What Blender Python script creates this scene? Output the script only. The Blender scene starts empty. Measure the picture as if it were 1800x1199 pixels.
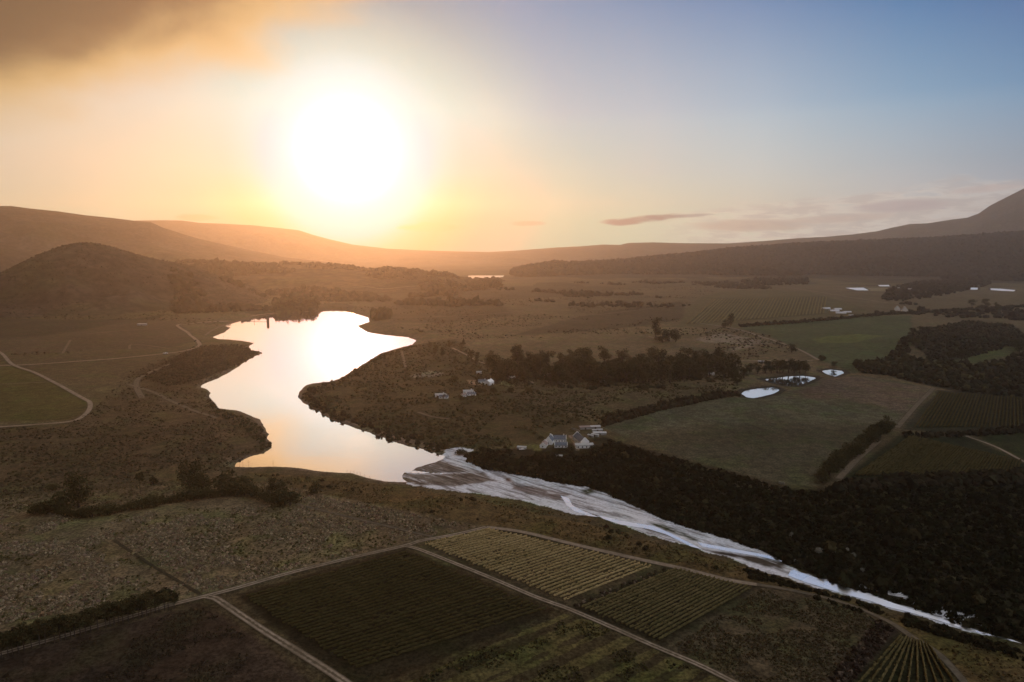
import bpy, math, random
import numpy as np
from mathutils import Vector, geometry
C = bpy.context
SC = C.scene
COL = SC.collection
R = math.radians
# ------------------------------------------------------------------ camera
CAM_H = 200.0
TH = R(7.6)
F = 1200.0
cam_d = bpy.data.cameras.new('camera')
cam = bpy.data.objects.new('camera', cam_d)
COL.objects.link(cam)
cam.location = (0, 0, CAM_H)
cam.rotation_euler = (R(90) - TH, 0, 0)
cam_d.sensor_width = 36
cam_d.lens = 24
cam_d.clip_start = 1
cam_d.clip_end = 60000
SC.camera = cam
SC.view_settings.view_transform = 'Standard'
SC.view_settings.look = 'None'
SC.view_settings.exposure = 0
SC.view_settings.gamma = 1
SC.cycles.use_denoising = True
SC.cycles.volume_bounces = 1
SC.cycles.max_bounces = 6
SC.cycles.diffuse_bounces = 2
SC.cycles.glossy_bounces = 3
SC.cycles.sample_clamp_indirect = 4
SC.cycles.sample_clamp_direct = 12


def ray(px, py):
    a = (px - 900) / F
    b = -(py - 599.5) / F
    return np.array([a, math.cos(TH) + b * math.sin(TH), -math.sin(TH) + b * math.cos(TH)])


def azel(px, py):
    d = ray(px, py)
    return math.atan2(d[0], d[1]), d[2] / math.hypot(d[0], d[1])


SUN_AZ, t_ = azel(612, 272)
SUN_EL = math.atan(t_)
SUN_DIR = Vector((math.sin(SUN_AZ) * math.cos(SUN_EL), math.cos(SUN_AZ) * math.cos(SUN_EL), math.sin(SUN_EL)))
SUN_COL = (1.0, 0.475, 0.20)
SUN_E = 2.1
HAZE_D = 5.3e-5      # density of the evening air, its forward scattering and tint
HAZE_G = .76
HAZE_C = (.93, .84, .74)
sd_ = bpy.data.lights.new('sun', 'SUN')
sd_.energy = SUN_E
sd_.angle = R(0.6)
sd_.color = SUN_COL
sun = bpy.data.objects.new('sun', sd_)
COL.objects.link(sun)
sun.rotation_euler = SUN_DIR.to_track_quat('Z', 'Y').to_euler()


# ------------------------------------------------------------------ node helper
class NT:
    def __init__(s, tree):
        s.t = tree
        tree.nodes.clear()

    def new(s, kind, **kw):
        n = s.t.nodes.new(kind)
        for k, v in kw.items():
            setattr(n, k, v)
        return n

    def link(s, a, b):
        s.t.links.new(a, b)

    def put(s, sock, v):
        if hasattr(v, 'links'):
            s.t.links.new(v, sock)
        else:
            try:
                sock.default_value = v
            except Exception:
                sock.default_value = (*v, 1.0)

    def m(s, op, a, b=None, c=None, clamp=False):
        n = s.new('ShaderNodeMath', operation=op, use_clamp=clamp)
        s.put(n.inputs[0], a)
        if b is not None:
            s.put(n.inputs[1], b)
        if c is not None:
            s.put(n.inputs[2], c)
        return n.outputs[0]

    def step(s, v, lo, hi, a=0.0, b=1.0, smooth=True):
        n = s.new('ShaderNodeMapRange', interpolation_type='SMOOTHSTEP' if smooth else 'LINEAR')
        s.put(n.inputs[0], v)
        for i, q in enumerate((lo, hi, a, b)):
            s.put(n.inputs[i + 1], q)
        return n.outputs[0]

    def mix(s, f, a, b, mode='MIX'):
        n = s.new('ShaderNodeMix', data_type='RGBA', blend_type=mode)
        s.put(n.inputs[0], f)
        s.put(n.inputs[6], a)
        s.put(n.inputs[7], b)
        return n.outputs[2]

    def noise(s, vec, scale, detail=3, rough=0.55, dist=0.0):
        n = s.new('ShaderNodeTexNoise')
        s.put(n.inputs['Vector'], vec)
        n.inputs['Scale'].default_value = scale
        n.inputs['Detail'].default_value = detail
        n.inputs['Roughness'].default_value = rough
        n.inputs['Distortion'].default_value = dist
        return n.outputs[0]

    def ramp(s, f, stops):
        n = s.new('ShaderNodeValToRGB')
        cr = n.color_ramp
        while len(cr.elements) < len(stops):
            cr.elements.new(0.5)
        for e, (p, c) in zip(cr.elements, stops):
            e.position = p
            e.color = (*c, 1)
        s.put(n.inputs[0], f)
        return n.outputs[0]


def lin(c):
    return tuple((x / 255 / 12.92) if x / 255 <= .04045 else ((x / 255 + .055) / 1.055) ** 2.4 for x in c)


# ------------------------------------------------------------------ sky
world = bpy.data.worlds.new('World')
SC.world = world
world.use_nodes = True
N = NT(world.node_tree)
tc = N.new('ShaderNodeTexCoord').outputs['Generated']
sep = N.new('ShaderNodeSeparateXYZ')
N.link(tc, sep.inputs[0])
dx, dy, dz = sep.outputs
el = N.m('MULTIPLY', N.m('ARCSINE', dz), 57.29578)
az = N.m('MULTIPLY', N.m('ARCTAN2', dx, dy), 57.29578)
dot = N.new('ShaderNodeVectorMath', operation='DOT_PRODUCT')
N.link(tc, dot.inputs[0])
dot.inputs[1].default_value = SUN_DIR
ang = N.m('MULTIPLY', N.m('ARCCOSINE', N.m('MINIMUM', dot.outputs['Value'], 0.99999)), 57.29578)
angn = N.m('DIVIDE', ang, 180.0)
K = 4.0   # the ramps hold a quarter of the radiance, so that the glow can pass 1
def air_at(a, band):
    """light that the haze scatters towards the camera, A degrees from the sun and BAND degrees up; and what it lets through"""
    path = min(1250 / math.sin(R(max(band, .5))), 17600)
    T = math.exp(-HAZE_D * path)
    hg = (1 - HAZE_G ** 2) / (4 * math.pi * (1 + HAZE_G ** 2 - 2 * HAZE_G * math.cos(R(a))) ** 1.5)
    air = [(1 - T) * hg * SUN_E * HAZE_C[k] * SUN_COL[k] * (.84 - .11 * (band < 5)) + (1 - T) * (.17 + .22 * hg) * (1, .95, .9)[k] for k in range(3)]
    return air, T


def rs(tab, band):
    """the sky beyond the haze: what is seen from inside, less the light the haze itself scatters in"""
    out = []
    for a, c in tab:
        air, T = air_at(a, band)
        out.append((a / 180.0, tuple(max(.01, (c[k] - air[k]) / T) / K for k in range(3))))
    return out


def beyond(rgb, a, band):
    """cloud colour beyond the haze"""
    air, T = air_at(a, band)
    c = lin(rgb)
    return tuple(max(.004, (c[k] - air[k] * .9) / T) for k in range(3))
ZEN = (1.62, 1.62, 1.70)      # overhead sky out of view, brightened to add fill light on the ground
core = [(0, (2.6, 2.6, 2.4)), (2.5, (1.6, 1.62, 1.5)), (4.5, (1.17, 1.18, 1.10)), (6.2, (1.01, 1.02, .94))]
#TAB0
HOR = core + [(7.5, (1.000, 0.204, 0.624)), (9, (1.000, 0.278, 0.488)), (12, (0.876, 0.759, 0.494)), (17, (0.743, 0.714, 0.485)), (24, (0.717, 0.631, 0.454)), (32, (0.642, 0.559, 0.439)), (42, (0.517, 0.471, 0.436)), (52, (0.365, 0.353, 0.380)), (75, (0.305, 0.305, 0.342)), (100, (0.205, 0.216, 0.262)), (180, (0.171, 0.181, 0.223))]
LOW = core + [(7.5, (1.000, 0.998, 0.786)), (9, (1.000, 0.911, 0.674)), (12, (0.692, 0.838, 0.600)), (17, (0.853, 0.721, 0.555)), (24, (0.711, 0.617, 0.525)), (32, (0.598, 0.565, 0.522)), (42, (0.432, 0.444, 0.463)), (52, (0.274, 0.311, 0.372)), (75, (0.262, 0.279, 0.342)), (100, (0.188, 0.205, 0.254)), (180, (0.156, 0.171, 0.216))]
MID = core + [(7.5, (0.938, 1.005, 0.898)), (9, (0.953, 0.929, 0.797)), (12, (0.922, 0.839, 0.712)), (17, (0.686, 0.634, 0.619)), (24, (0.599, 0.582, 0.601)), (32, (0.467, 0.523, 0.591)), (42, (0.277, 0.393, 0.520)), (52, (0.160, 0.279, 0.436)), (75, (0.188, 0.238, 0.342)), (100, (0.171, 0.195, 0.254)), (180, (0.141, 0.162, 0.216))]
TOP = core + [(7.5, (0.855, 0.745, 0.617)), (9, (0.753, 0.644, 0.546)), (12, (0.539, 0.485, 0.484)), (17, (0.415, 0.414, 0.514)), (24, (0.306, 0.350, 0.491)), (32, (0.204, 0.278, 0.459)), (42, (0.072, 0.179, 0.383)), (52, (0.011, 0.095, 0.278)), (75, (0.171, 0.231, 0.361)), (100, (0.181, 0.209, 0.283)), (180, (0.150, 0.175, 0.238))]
#TAB1
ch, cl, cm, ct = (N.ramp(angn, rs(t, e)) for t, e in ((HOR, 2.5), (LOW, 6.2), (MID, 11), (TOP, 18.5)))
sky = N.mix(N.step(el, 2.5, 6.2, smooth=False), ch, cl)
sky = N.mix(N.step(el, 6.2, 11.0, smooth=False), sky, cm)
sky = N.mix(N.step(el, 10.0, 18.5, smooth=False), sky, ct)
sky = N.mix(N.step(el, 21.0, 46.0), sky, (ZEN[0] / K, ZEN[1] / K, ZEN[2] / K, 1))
kk = N.new('ShaderNodeVectorMath', operation='SCALE')
N.link(sky, kk.inputs[0])
kk.inputs['Scale'].default_value = K
sky = kk.outputs[0]
# azimuth and elevation as flat coordinates for the clouds
comb = N.new('ShaderNodeCombineXYZ')
N.link(az, comb.inputs[0]); N.link(el, comb.inputs[1])
ae = comb.outputs[0]
def cs(vec, sx, sy, off=0.0):
    n = N.new('ShaderNodeMapping')
    N.link(vec, n.inputs[0])
    n.inputs['Scale'].default_value = (sx, sy, 1)
    n.inputs['Location'].default_value = (off, off * 0.37, off)
    return n.outputs[0]
# smoke bank, high on the left
n1 = N.noise(cs(ae, .05, .085, 3.1), 1.0, 3, .5, .5)
n2 = N.noise(cs(ae, .10, .14, 9.7), 1.0, 5, .6, .4)
line = N.m('ADD', N.m('SUBTRACT', el, N.m('MULTIPLY', az, .49)), -26.8)   # > 0 up and to the left
line = N.m('ADD', line, N.m('MULTIPLY', N.m('SUBTRACT', n1, .5), 17.0))
line = N.m('ADD', line, N.m('MULTIPLY', N.m('SUBTRACT', n2, .5), 5.0))
gold = N.step(line, -3.6, 2.4)
brown = N.step(line, .4, 6.6)
warmL = N.m('MULTIPLY', N.step(az, -14.0, -36.0), N.step(el, 22.0, 4.0))
warmL = N.m('MULTIPLY', N.step(az, -19.0, -33.0), N.m('MULTIPLY', N.step(el, 1.0, 7.0), N.step(el, 22.0, 15.0)))
sky = N.mix(N.m('MULTIPLY', warmL, .75), sky, (*beyond((236, 211, 183), 22, 10), 1))
sky = N.mix(N.m('MULTIPLY', gold, .85), sky, (*beyond((230, 184, 122), 18, 14), 1))
sky = N.mix(N.m('MULTIPLY', brown, .92), sky, (.012, .011, .010, 1))
# low cloud bank, to the right above the ridge
nb = N.noise(cs(ae, .22, 1.15, 1.3), 1.0, 6, .6, .5)
nb2 = N.noise(cs(ae, .5, 2.2, 5.3), 1.0, 5, .6, .3)
topline = N.m('ADD', N.step(az, 6.0, 32.0, 2.4, 5.0, smooth=False), N.m('MULTIPLY', N.m('SUBTRACT', nb, .5), 3.2))
bank = N.m('MULTIPLY', N.step(el, topline, N.m('SUBTRACT', topline, .9)), N.step(az, 9.0, 20.0))
bank = N.m('MULTIPLY', bank, N.step(nb2, .28, .55))
shade_c = N.step(nb, .62, .38)
bankcol = N.mix(N.m('MULTIPLY', N.step(nb2, .35, .6), .8), (*beyond((224, 206, 190), 34, 3), 1), (*beyond((172, 156, 150), 36, 3), 1))
sky = N.mix(N.m('MULTIPLY', bank, .7), sky, bankcol)
# single clouds: azimuth, elevation, half width, half height, tilt, strength, colour
def px_ae(px, py):
    a, t = azel(px, py)
    return math.degrees(a), math.degrees(math.atan(t))
for (px, py, hw, hh, tilt, st, colr) in ((757, 399, 2.9, .42, 0.0, .8, (222, 170, 112)), (1128, 386, 3.6, .36, .09, .75, (172, 142, 128)),
                                         (350, 382, 1.7, .28, 0, .6, (226, 176, 120)), (930, 393, 1.6, .25, 0, .4, (225, 180, 140)), (1215, 379, 1.6, .16, 0.05, .6, (175, 150, 140)),
                                         (1590, 362, 3.4, .5, .03, .6, (165, 150, 150)), (1738, 331, 2.4, .28, .06, .55, (175, 160, 155)), (1320, 396, 5.0, .5, .0, .55, (186, 160, 145)), (1480, 384, 4.0, .35, .04, .5, (180, 160, 150))):
    a0, e0 = px_ae(px, py)
    u = N.m('DIVIDE', N.m('SUBTRACT', az, a0), hw)
    v = N.m('DIVIDE', N.m('SUBTRACT', N.m('SUBTRACT', el, e0), N.m('MULTIPLY', N.m('SUBTRACT', az, a0), tilt)), hh)
    dd = N.m('ADD', N.m('MULTIPLY', u, u), N.m('MULTIPLY', v, v))
    dd = N.m('ADD', dd, N.m('MULTIPLY', N.m('SUBTRACT', nb2, .5), 2.4))
    sky = N.mix(N.m('MULTIPLY', N.step(dd, 1.15, .2), min(1, st * 1.25)), sky, (*(beyond(colr, math.hypot(a0 - math.degrees(SUN_AZ), e0 - 8), e0) if a0 > 8 else (.0, .0, .0)), 1))
ns = N.new('ShaderNodeTexSky', sky_type='NISHITA', sun_disc=False)
ns.sun_elevation = SUN_EL
ns.sun_rotation = SUN_AZ
ns.dust_density = 3.0
ns.air_density = 1.0
bg1 = N.new('ShaderNodeBackground'); N.link(sky, bg1.inputs[0]); bg1.inputs[1].default_value = .92
bg2 = N.new('ShaderNodeBackground'); N.link(ns.outputs[0], bg2.inputs[0]); bg2.inputs[1].default_value = .003
add = N.new('ShaderNodeAddShader'); N.link(bg1.outputs[0], add.inputs[0]); N.link(bg2.outputs[0], add.inputs[1])
wo = N.new('ShaderNodeOutputWorld'); N.link(add.outputs[0], wo.inputs[0])


# ------------------------------------------------------------------ noise and polygons
def _h(ix, iy, seed):
    n = (ix.astype(np.int64) * 374761393 + iy.astype(np.int64) * 668265263 + seed * 1442695041) & 0x7fffffff
    n = ((n ^ (n >> 13)) * 1274126177) & 0x7fffffff
    n = n ^ (n >> 16)
    return (n & 0xffff) / 65535.0


def vn(x, y, seed=0):
    ix = np.floor(x); iy = np.floor(y)
    fx = x - ix; fy = y - iy
    fx = fx * fx * (3 - 2 * fx); fy = fy * fy * (3 - 2 * fy)
    a = _h(ix, iy, seed); b = _h(ix + 1, iy, seed); c = _h(ix, iy + 1, seed); d = _h(ix + 1, iy + 1, seed)
    return (a + (b - a) * fx) * (1 - fy) + (c + (d - c) * fx) * fy


def fbm(x, y, scale, octv=4, seed=0):
    s = 0; a = 1; t = 0
    for k in range(octv):
        s = s + a * vn(x / scale * 2 ** k + 17.3 * k, y / scale * 2 ** k - 9.1 * k, seed + k)
        t += a; a *= .5
    return s / t * 2 - 1


def sstep(a, b, x):
    t = np.clip((x - a) / (b - a), 0, 1)
    return t * t * (3 - 2 * t)


def plane_hit(px, py, z):
    d = ray(px, py)
    t = (z - CAM_H) / d[2]
    return (d[0] * t, d[1] * t)


def poly_w(pts, z=3.0):
    return np.array([plane_hit(x, y, z) for x, y in pts])


def inside(P, x, y):
    r = np.zeros(x.shape, bool)
    n = len(P)
    for i in range(n):
        x0, y0 = P[i]; x1, y1 = P[(i + 1) % n]
        if y0 == y1:
            continue
        c = ((y0 > y) != (y1 > y)) & (x < (x1 - x0) * (y - y0) / (y1 - y0) + x0)
        r ^= c
    return r


def sdist(P, x, y, reach):
    """signed distance to polygon P (negative inside), exact within REACH of its box, else REACH"""
    out = np.full(x.shape, float(reach))
    m = (x > P[:, 0].min() - reach) & (x < P[:, 0].max() + reach) & (y > P[:, 1].min() - reach) & (y < P[:, 1].max() + reach)
    if not m.any():
        return out
    X = x[m]; Y = y[m]
    d = np.full(X.shape, 1e18)
    n = len(P)
    for i in range(n):
        a = P[i]; b = P[(i + 1) % n]
        e = b - a
        l = max((e ** 2).sum(), 1e-9)
        t = np.clip(((X - a[0]) * e[0] + (Y - a[1]) * e[1]) / l, 0, 1)
        q = (X - a[0] - t * e[0]) ** 2 + (Y - a[1] - t * e[1]) ** 2
        d = np.minimum(d, q)
    d = np.sqrt(d)
    d[inside(P, X, Y)] *= -1
    out[m] = np.minimum(d, reach)
    return out


# ------------------------------------------------------------------ water outlines, traced on the water level
LAKE = poly_w([(393, 572), (430, 563), (470, 555), (483, 552), (520, 549), (558, 547), (580, 545), (600, 546), (620, 550), (647, 558), (650, 566), (627, 573), (650, 585), (677, 589), (717, 593), (732, 599), (727, 605),
               (700, 612), (672, 620), (643, 637), (617, 653), (599, 665), (583, 671), (567, 672), (552, 674), (540, 677), (531, 683), (527, 690), (523, 700), (533, 707), (543, 714), (560, 722), (575, 733), (600, 742), (624, 752), (650, 760), (675, 770),
               (700, 778), (720, 785), (740, 790), (783, 802), (777, 807), (766, 812), (748, 817), (731, 823), (726, 827), (745, 829), (790, 833), (745, 832.5), (712, 831), (709, 836), (710, 842), (718, 846), (731, 846.5), (722, 849), (705, 848), (675, 846), (646, 839), (619, 832), (600, 832), (541, 825), (483, 820), (437, 820), (414, 820),
               (417, 814), (424, 810), (441, 802), (462, 798), (476, 789), (478, 779), (472, 770), (470, 762), (462, 748), (455, 738), (441, 731), (428, 726), (416, 721), (400, 720), (383, 717), (380, 711), (372, 703), (367, 697), (372, 690), (362, 684), (353, 680), (357, 675), (370, 670), (400, 657), (430, 637),
               (447, 627), (462, 621), (452, 617), (440, 615), (437, 610), (445, 603), (425, 599), (403, 597), (385, 596), (373, 593), (393, 585), (405, 576)], 0)
FARLAKE = poly_w([(823, 484.5), (886, 484.3), (884, 487), (872, 488.5), (858, 491), (848, 492.5), (836, 492.5), (824, 491)], 0)
PONDS = [poly_w(p, 0) for p in (
    [(1303, 692), (1309, 687), (1330, 683.5), (1360, 681), (1371, 686), (1360, 692), (1340, 697), (1324, 700), (1312, 698)],
    [(1340, 667), (1356, 666), (1384, 662), (1412, 661), (1436, 664), (1420, 672), (1400, 679), (1380, 678), (1360, 673)],
    [(1444, 652), (1460, 650), (1480, 652), (1484, 656), (1468, 662), (1452, 657)],
    [(1486, 506), (1518, 505.6), (1527, 510.5), (1506, 510.3)],
    [(1543, 501), (1562, 500.8), (1564, 503.4), (1547, 503.4)],
    [(1705, 505.5), (1719, 505.5), (1719, 509.2), (1706, 509.2)],
    [(1741, 506.7), (1760, 507.5), (1785, 510), (1782, 512.2), (1760, 511.2), (1742, 509.8)])]
RIVER = poly_w([(783, 789), (808, 786), (835, 790), (816, 800), (822, 812), (850, 825), (887, 830), (933, 839), (974, 848), (1000, 852), (1033, 856), (1058, 866), (1091, 879), (1133, 896), (1170, 915), (1200, 924), (1225, 933), (1283, 948), (1333, 966),
                (1366, 981), (1408, 1005), (1470, 1026), (1533, 1046), (1595, 1067), (1658, 1088), (1720, 1109), (1783, 1125), (1799, 1132), (1741, 1119), (1700, 1109), (1658, 1095), (1595, 1077), (1554, 1068), (1533, 1059), (1491, 1048),
                (1450, 1036), (1429, 1031), (1396, 1019), (1350, 1009), (1310, 993), (1285, 980), (1242, 970), (1200, 956), (1174, 950), (1120, 935), (1079, 918), (1041, 904), (1016, 906), (975, 896), (912, 879), (850, 869), (808, 864), (766, 860),
                (729, 854), (712, 848), (722, 846), (706, 838), (715, 826), (740, 817), (775, 803)], .4)
SANDS = [poly_w([(1515, 1030), (1560, 1036), (1600, 1047), (1650, 1065), (1720, 1087), (1768, 1110), (1760, 1113), (1700, 1096), (1640, 1076), (1590, 1056), (1550, 1043)], 1.0),
         poly_w([(785, 789), (800, 784), (838, 789), (826, 796), (800, 800)], 1.0)]
RWATER = [poly_w([(1391, 1000), (1408, 1006.5), (1470, 1027.5), (1533, 1047.5), (1595, 1068.5), (1658, 1089.5), (1720, 1110), (1783, 1126), (1797, 1131.5), (1741, 1117.5), (1700, 1107.5), (1658, 1093.5), (1595, 1075), (1554, 1065.5), (1533, 1057), (1491, 1046), (1450, 1034), (1415, 1023), (1385, 1012)], .45),
          poly_w([(985, 871), (1000, 876), (1006, 888), (1020, 896), (1042, 905), (1052, 909), (1034, 907), (1010, 899), (996, 889), (990, 878)], .45),
          poly_w([(1050, 905), (1090, 915), (1150, 925), (1180, 938), (1235, 966), (1215, 961), (1170, 939), (1140, 930), (1090, 922), (1060, 912)], .45),
          poly_w([(1225, 953), (1290, 965), (1350, 976), (1385, 990), (1340, 979), (1280, 969), (1235, 961)], .45)]


# ------------------------------------------------------------------ relief
def sil(pts, D):
    """a skyline in the photograph at distance(s) D -> azimuths, distances, crest heights"""
    out = []
    for i, (px, py) in enumerate(pts):
        a, t = azel(px, py)
        d = D(px)
        out.append((a, d, CAM_H + d * t))
    return np.array(out)


HILLS = [
    # name, skyline, distance, front width, back width
    ('hill', sil([(-260, 520), (-60, 500), (0, 480), (30, 466), (60, 451), (90, 439), (110, 432), (135, 427), (150, 426), (170, 428), (200, 435), (240, 447), (280, 457), (320, 464), (370, 478), (430, 500), (500, 520)], lambda x: 2950 + .35 * (x - 150)), 900, 900),
    ('plateau', sil([(100, 530), (200, 480), (270, 466), (330, 461), (370, 461), (420, 465), (480, 466), (520, 465), (580, 468), (640, 471), (700, 475), (760, 481), (800, 486), (820, 497), (900, 520)], lambda x: 4300 - .9 * (x - 400)), 1900, 900),
    ('mountain', sil([(-400, 380), (-200, 364), (-60, 362), (0, 363), (20, 363), (50, 367), (100, 372), (150, 379), (200, 384), (240, 389), (265, 391), (285, 400), (310, 408), (350, 420), (400, 431), (440, 440), (500, 452), (600, 464), (700, 480)], lambda x: 7600 - .5 * x), 3400, 2500),
    ('mountain', sil([(60, 400), (200, 391), (240, 388), (290, 387.5), (320, 388), (350, 392), (400, 394), (440, 396), (500, 402), (525, 405), (550, 413), (580, 421), (620, 430), (680, 437), (740, 440), (800, 442), (860, 443), (900, 443), (1000, 450)], lambda x: 12500.0), 4200, 3000),
    ('ridge', sil([(800, 520), (868, 496), (885, 487), (900, 480), (920, 474), (950, 468), (975, 463.5), (1000, 466), (1050, 463.5), (1100, 460), (1150, 454), (1200, 450), (1280, 440), (1340, 436), (1400, 431), (1480, 428), (1560, 425), (1640, 422), (1700, 418), (1800, 411), (1900, 405), (2100, 395)], lambda x: min(8300.0, 5600 + max(0, x - 900) * 6.0)), -4600, 2300),
    ('mountain', sil([(760, 446), (860, 443), (900, 441), (940, 438), (980, 435), (1020, 433), (1060, 430), (1090, 430.5), (1105, 427), (1150, 426), (1200, 427.5), (1280, 428), (1340, 424), (1400, 419), (1450, 416.5), (1500, 412), (1540, 407), (1570, 400), (1600, 394), (1630, 393), (1655, 389), (1675, 386), (1700, 383), (1720, 376), (1740, 362), (1760, 352), (1780, 342),
                     (1800, 332), (1830, 318), (1900, 300), (2100, 290)], lambda x: 13200.0), 4300, 3000),
]


def ridge_h(i, a, r, x, y):
    nm, S, wf, wb = HILLS[i]
    D = np.interp(a, S[:, 0], S[:, 1])
    H = np.interp(a, S[:, 0], S[:, 2])
    edge = sstep(S[0, 0], S[1, 0], a) * (1 - sstep(S[-2, 0], S[-1, 0], a))
    if wf < 0:      # the foot of this ridge lies at a fixed distance
        wf = np.maximum(D + wf, 900)
    t = np.where(r < D, (D - r) / wf, (r - D) / wb)
    # lower flanks get spurs and gullies, the crest keeps its line
    w = sstep(0.03, .5, t)
    big = float(np.clip(np.max(wf) * .22, 120, 600))
    sp = (fbm(x, y, big, 4, 40 + i) * .22 + .10) * w
    prof = (1 - sstep(0, 1, t + sp)) ** (1.7 if i < 2 else 1.0)
    return np.maximum(H, 0) * edge * prof


def height(x, y, full=True):
    x = np.asarray(x, float); y = np.asarray(y, float)
    r = np.hypot(x, y)
    a = np.arctan2(x, y)
    amp = .7 + 2.2 * sstep(900, 2200, r)
    base = 3.0 + amp * fbm(x, y, 160, 3, 5) * .8
    base = base + 5 * sstep(60, -260, x - .1 * y) * sstep(900, 1800, r)
    # forested knoll on the right
    kx, ky = plane_hit(1690, 612, 3)
    base = base + 17 * np.exp(-(((x - kx) / 150) ** 2 + ((y - ky) / 130) ** 2))
    z = base
    hs = []
    for i in range(len(HILLS)):
        q = ridge_h(i, a, r, x, y)
        hs.append(q)
        z = np.maximum(z, q)
    d = sdist(LAKE, x, y, 70)
    d = np.where(d < 60, d + 3.2 * fbm(x, y, 22, 4, 333) * sstep(60, 30, d), d)
    z = np.where(d >= 70, z, np.where(d > 0, .05 + (z - .05) * sstep(0, 70, d + 6) , np.maximum(d * .18, -2.5)))
    d = sdist(FARLAKE, x, y, 500)
    z = np.where(d >= 500, z, np.where(d > 0, .1 + (z - .1) * sstep(0, 500, d), np.maximum(d * .1, -2.5)))
    for k, P in enumerate(PONDS):
        w = 30 if k < 3 else 160
        d = sdist(P, x, y, w)
        z = np.where(d >= w, z, np.where(d > 0, .1 + (z - .1) * sstep(0, w, d), np.maximum(d * .15, -1.5)))
    d = sdist(RIVER, x, y, 26)
    lk = sdist(LAKE, x, y, 12)
    zr = .32 + .12 * fbm(x, y, 14, 3, 77)
    w = sstep(0, 26, d)
    z = np.where(lk <= 0, z, np.where(d > 0, z * w + np.minimum(z, zr) * (1 - w), np.minimum(zr, .03 + .5 * sstep(0, 10, lk))))
    return (z, hs, base) if full else z


def hz(x, y):
    return float(height(np.array([x]), np.array([y]), False)[0])


def P(px, py):
    """the point of the terrain that the photograph shows at (px, py)"""
    z = 3.0
    for _ in range(8):
        x, y = plane_hit(px, py, z)
        z2 = hz(x, y)
        z = z * .4 + z2 * .6
    return x, y, hz(x, y)


# ------------------------------------------------------------------ mesh helpers
def mesh_np(name, V, faces, mat=None, parent=None, smooth=False, cols=None, uvs=None):
    """V (n,3); faces: list of (m,k) index arrays"""
    me = bpy.data.meshes.new(name)
    V = np.ascontiguousarray(V, np.float32)
    me.vertices.add(len(V))
    me.vertices.foreach_set('co', V.ravel())
    loops = np.concatenate([f.ravel() for f in faces]).astype(np.int32)
    tot = np.concatenate([np.full(len(f), f.shape[1], np.int32) for f in faces])
    start = np.concatenate([[0], np.cumsum(tot)[:-1]]).astype(np.int32)
    me.loops.add(len(loops))
    me.loops.foreach_set('vertex_index', loops)
    me.polygons.add(len(tot))
    me.polygons.foreach_set('loop_start', start)
    me.polygons.foreach_set('loop_total', tot)
    me.polygons.foreach_set('use_smooth', np.full(len(tot), smooth))
    me.update(calc_edges=True)
    if cols is not None:
        at = me.color_attributes.new('Col', 'FLOAT_COLOR', 'POINT')
        c4 = np.ones((len(V), 4), np.float32)
        c4[:, :3] = cols
        at.data.foreach_set('color', c4.ravel())
    if uvs is not None:
        uv = me.uv_layers.new(name='UVMap')
        uv.data.foreach_set('uv', np.ascontiguousarray(uvs[loops], np.float32).ravel())
    if mat:
        me.materials.append(mat)
    o = bpy.data.objects.new(name, me)
    COL.objects.link(o)
    if parent:
        o.parent = parent
    return o


class MB:
    """collects shapes, builds ONE mesh"""
    def __init__(s):
        s.v = []; s.f = []

    def add(s, v, f):
        b = len(s.v)
        s.v += [tuple(q) for q in v]
        s.f += [tuple(b + i for i in q) for q in f]

    def box(s, x0, x1, y0, y1, z0, z1):
        s.add([(x0, y0, z0), (x1, y0, z0), (x1, y1, z0), (x0, y1, z0), (x0, y0, z1), (x1, y0, z1), (x1, y1, z1), (x0, y1, z1)],
              [(3, 2, 1, 0), (4, 5, 6, 7), (0, 1, 5, 4), (1, 2, 6, 5), (2, 3, 7, 6), (3, 0, 4, 7)])

    def tube(s, p, q, r0, r1, n=7):
        p = Vector(p); q = Vector(q)
        d = (q - p).normalized()
        u = d.orthogonal().normalized(); w = d.cross(u)
        v = []
        for c, r in ((p, r0), (q, r1)):
            for k in range(n):
                a = 2 * math.pi * k / n
                v.append(c + u * math.cos(a) * r + w * math.sin(a) * r)
        f = [(k, (k + 1) % n, n + (k + 1) % n, n + k) for k in range(n)]
        f += [tuple(range(n - 1, -1, -1)), tuple(range(n, 2 * n))]
        s.add(v, f)

    def prism(s, pts, axis, a, b):
        """outline PTS (u, z) extruded along AXIS ('x' or 'y') from a to b"""
        n = len(pts)
        mk = (lambda t, u, z: (t, u, z)) if axis == 'x' else (lambda t, u, z: (u, t, z))
        v = [mk(a, u, z) for u, z in pts] + [mk(b, u, z) for u, z in pts]
        s.add(v, [tuple(range(n - 1, -1, -1)), tuple(range(n, 2 * n))] + [(k, (k + 1) % n, n + (k + 1) % n, n + k) for k in range(n)])

    def build(s, name, mat, parent=None, smooth=False):
        me = bpy.data.meshes.new(name)
        me.from_pydata(s.v, [], s.f)
        me.materials.append(mat)
        if smooth:
            me.polygons.foreach_set('use_smooth', [True] * len(me.polygons))
        me.update()
        o = bpy.data.objects.new(name, me)
        COL.objects.link(o)
        if parent:
            o.parent = parent
        return o


def tag(o, label=None, cat=None, group=None, kind=None):
    for k, v in (('label', label), ('category', cat), ('group', group), ('kind', kind)):
        if v:
            o[k] = v
    return o


def empty(name, loc, rz=0.0, s=1.0):
    o = bpy.data.objects.new(name, None)
    COL.objects.link(o)
    o.location = loc
    o.rotation_euler = (0, 0, rz)
    o.scale = (s, s, s) if not isinstance(s, tuple) else s
    return o


KIDS = {}
def copy_tree(o, parent=None):
    c = o.copy()
    COL.objects.link(c)
    c.parent = parent
    KIDS[c.name] = []
    for ch in KIDS.get(o.name, []):
        k = copy_tree(ch, c)
        KIDS[c.name].append(k)
    return c


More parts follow.
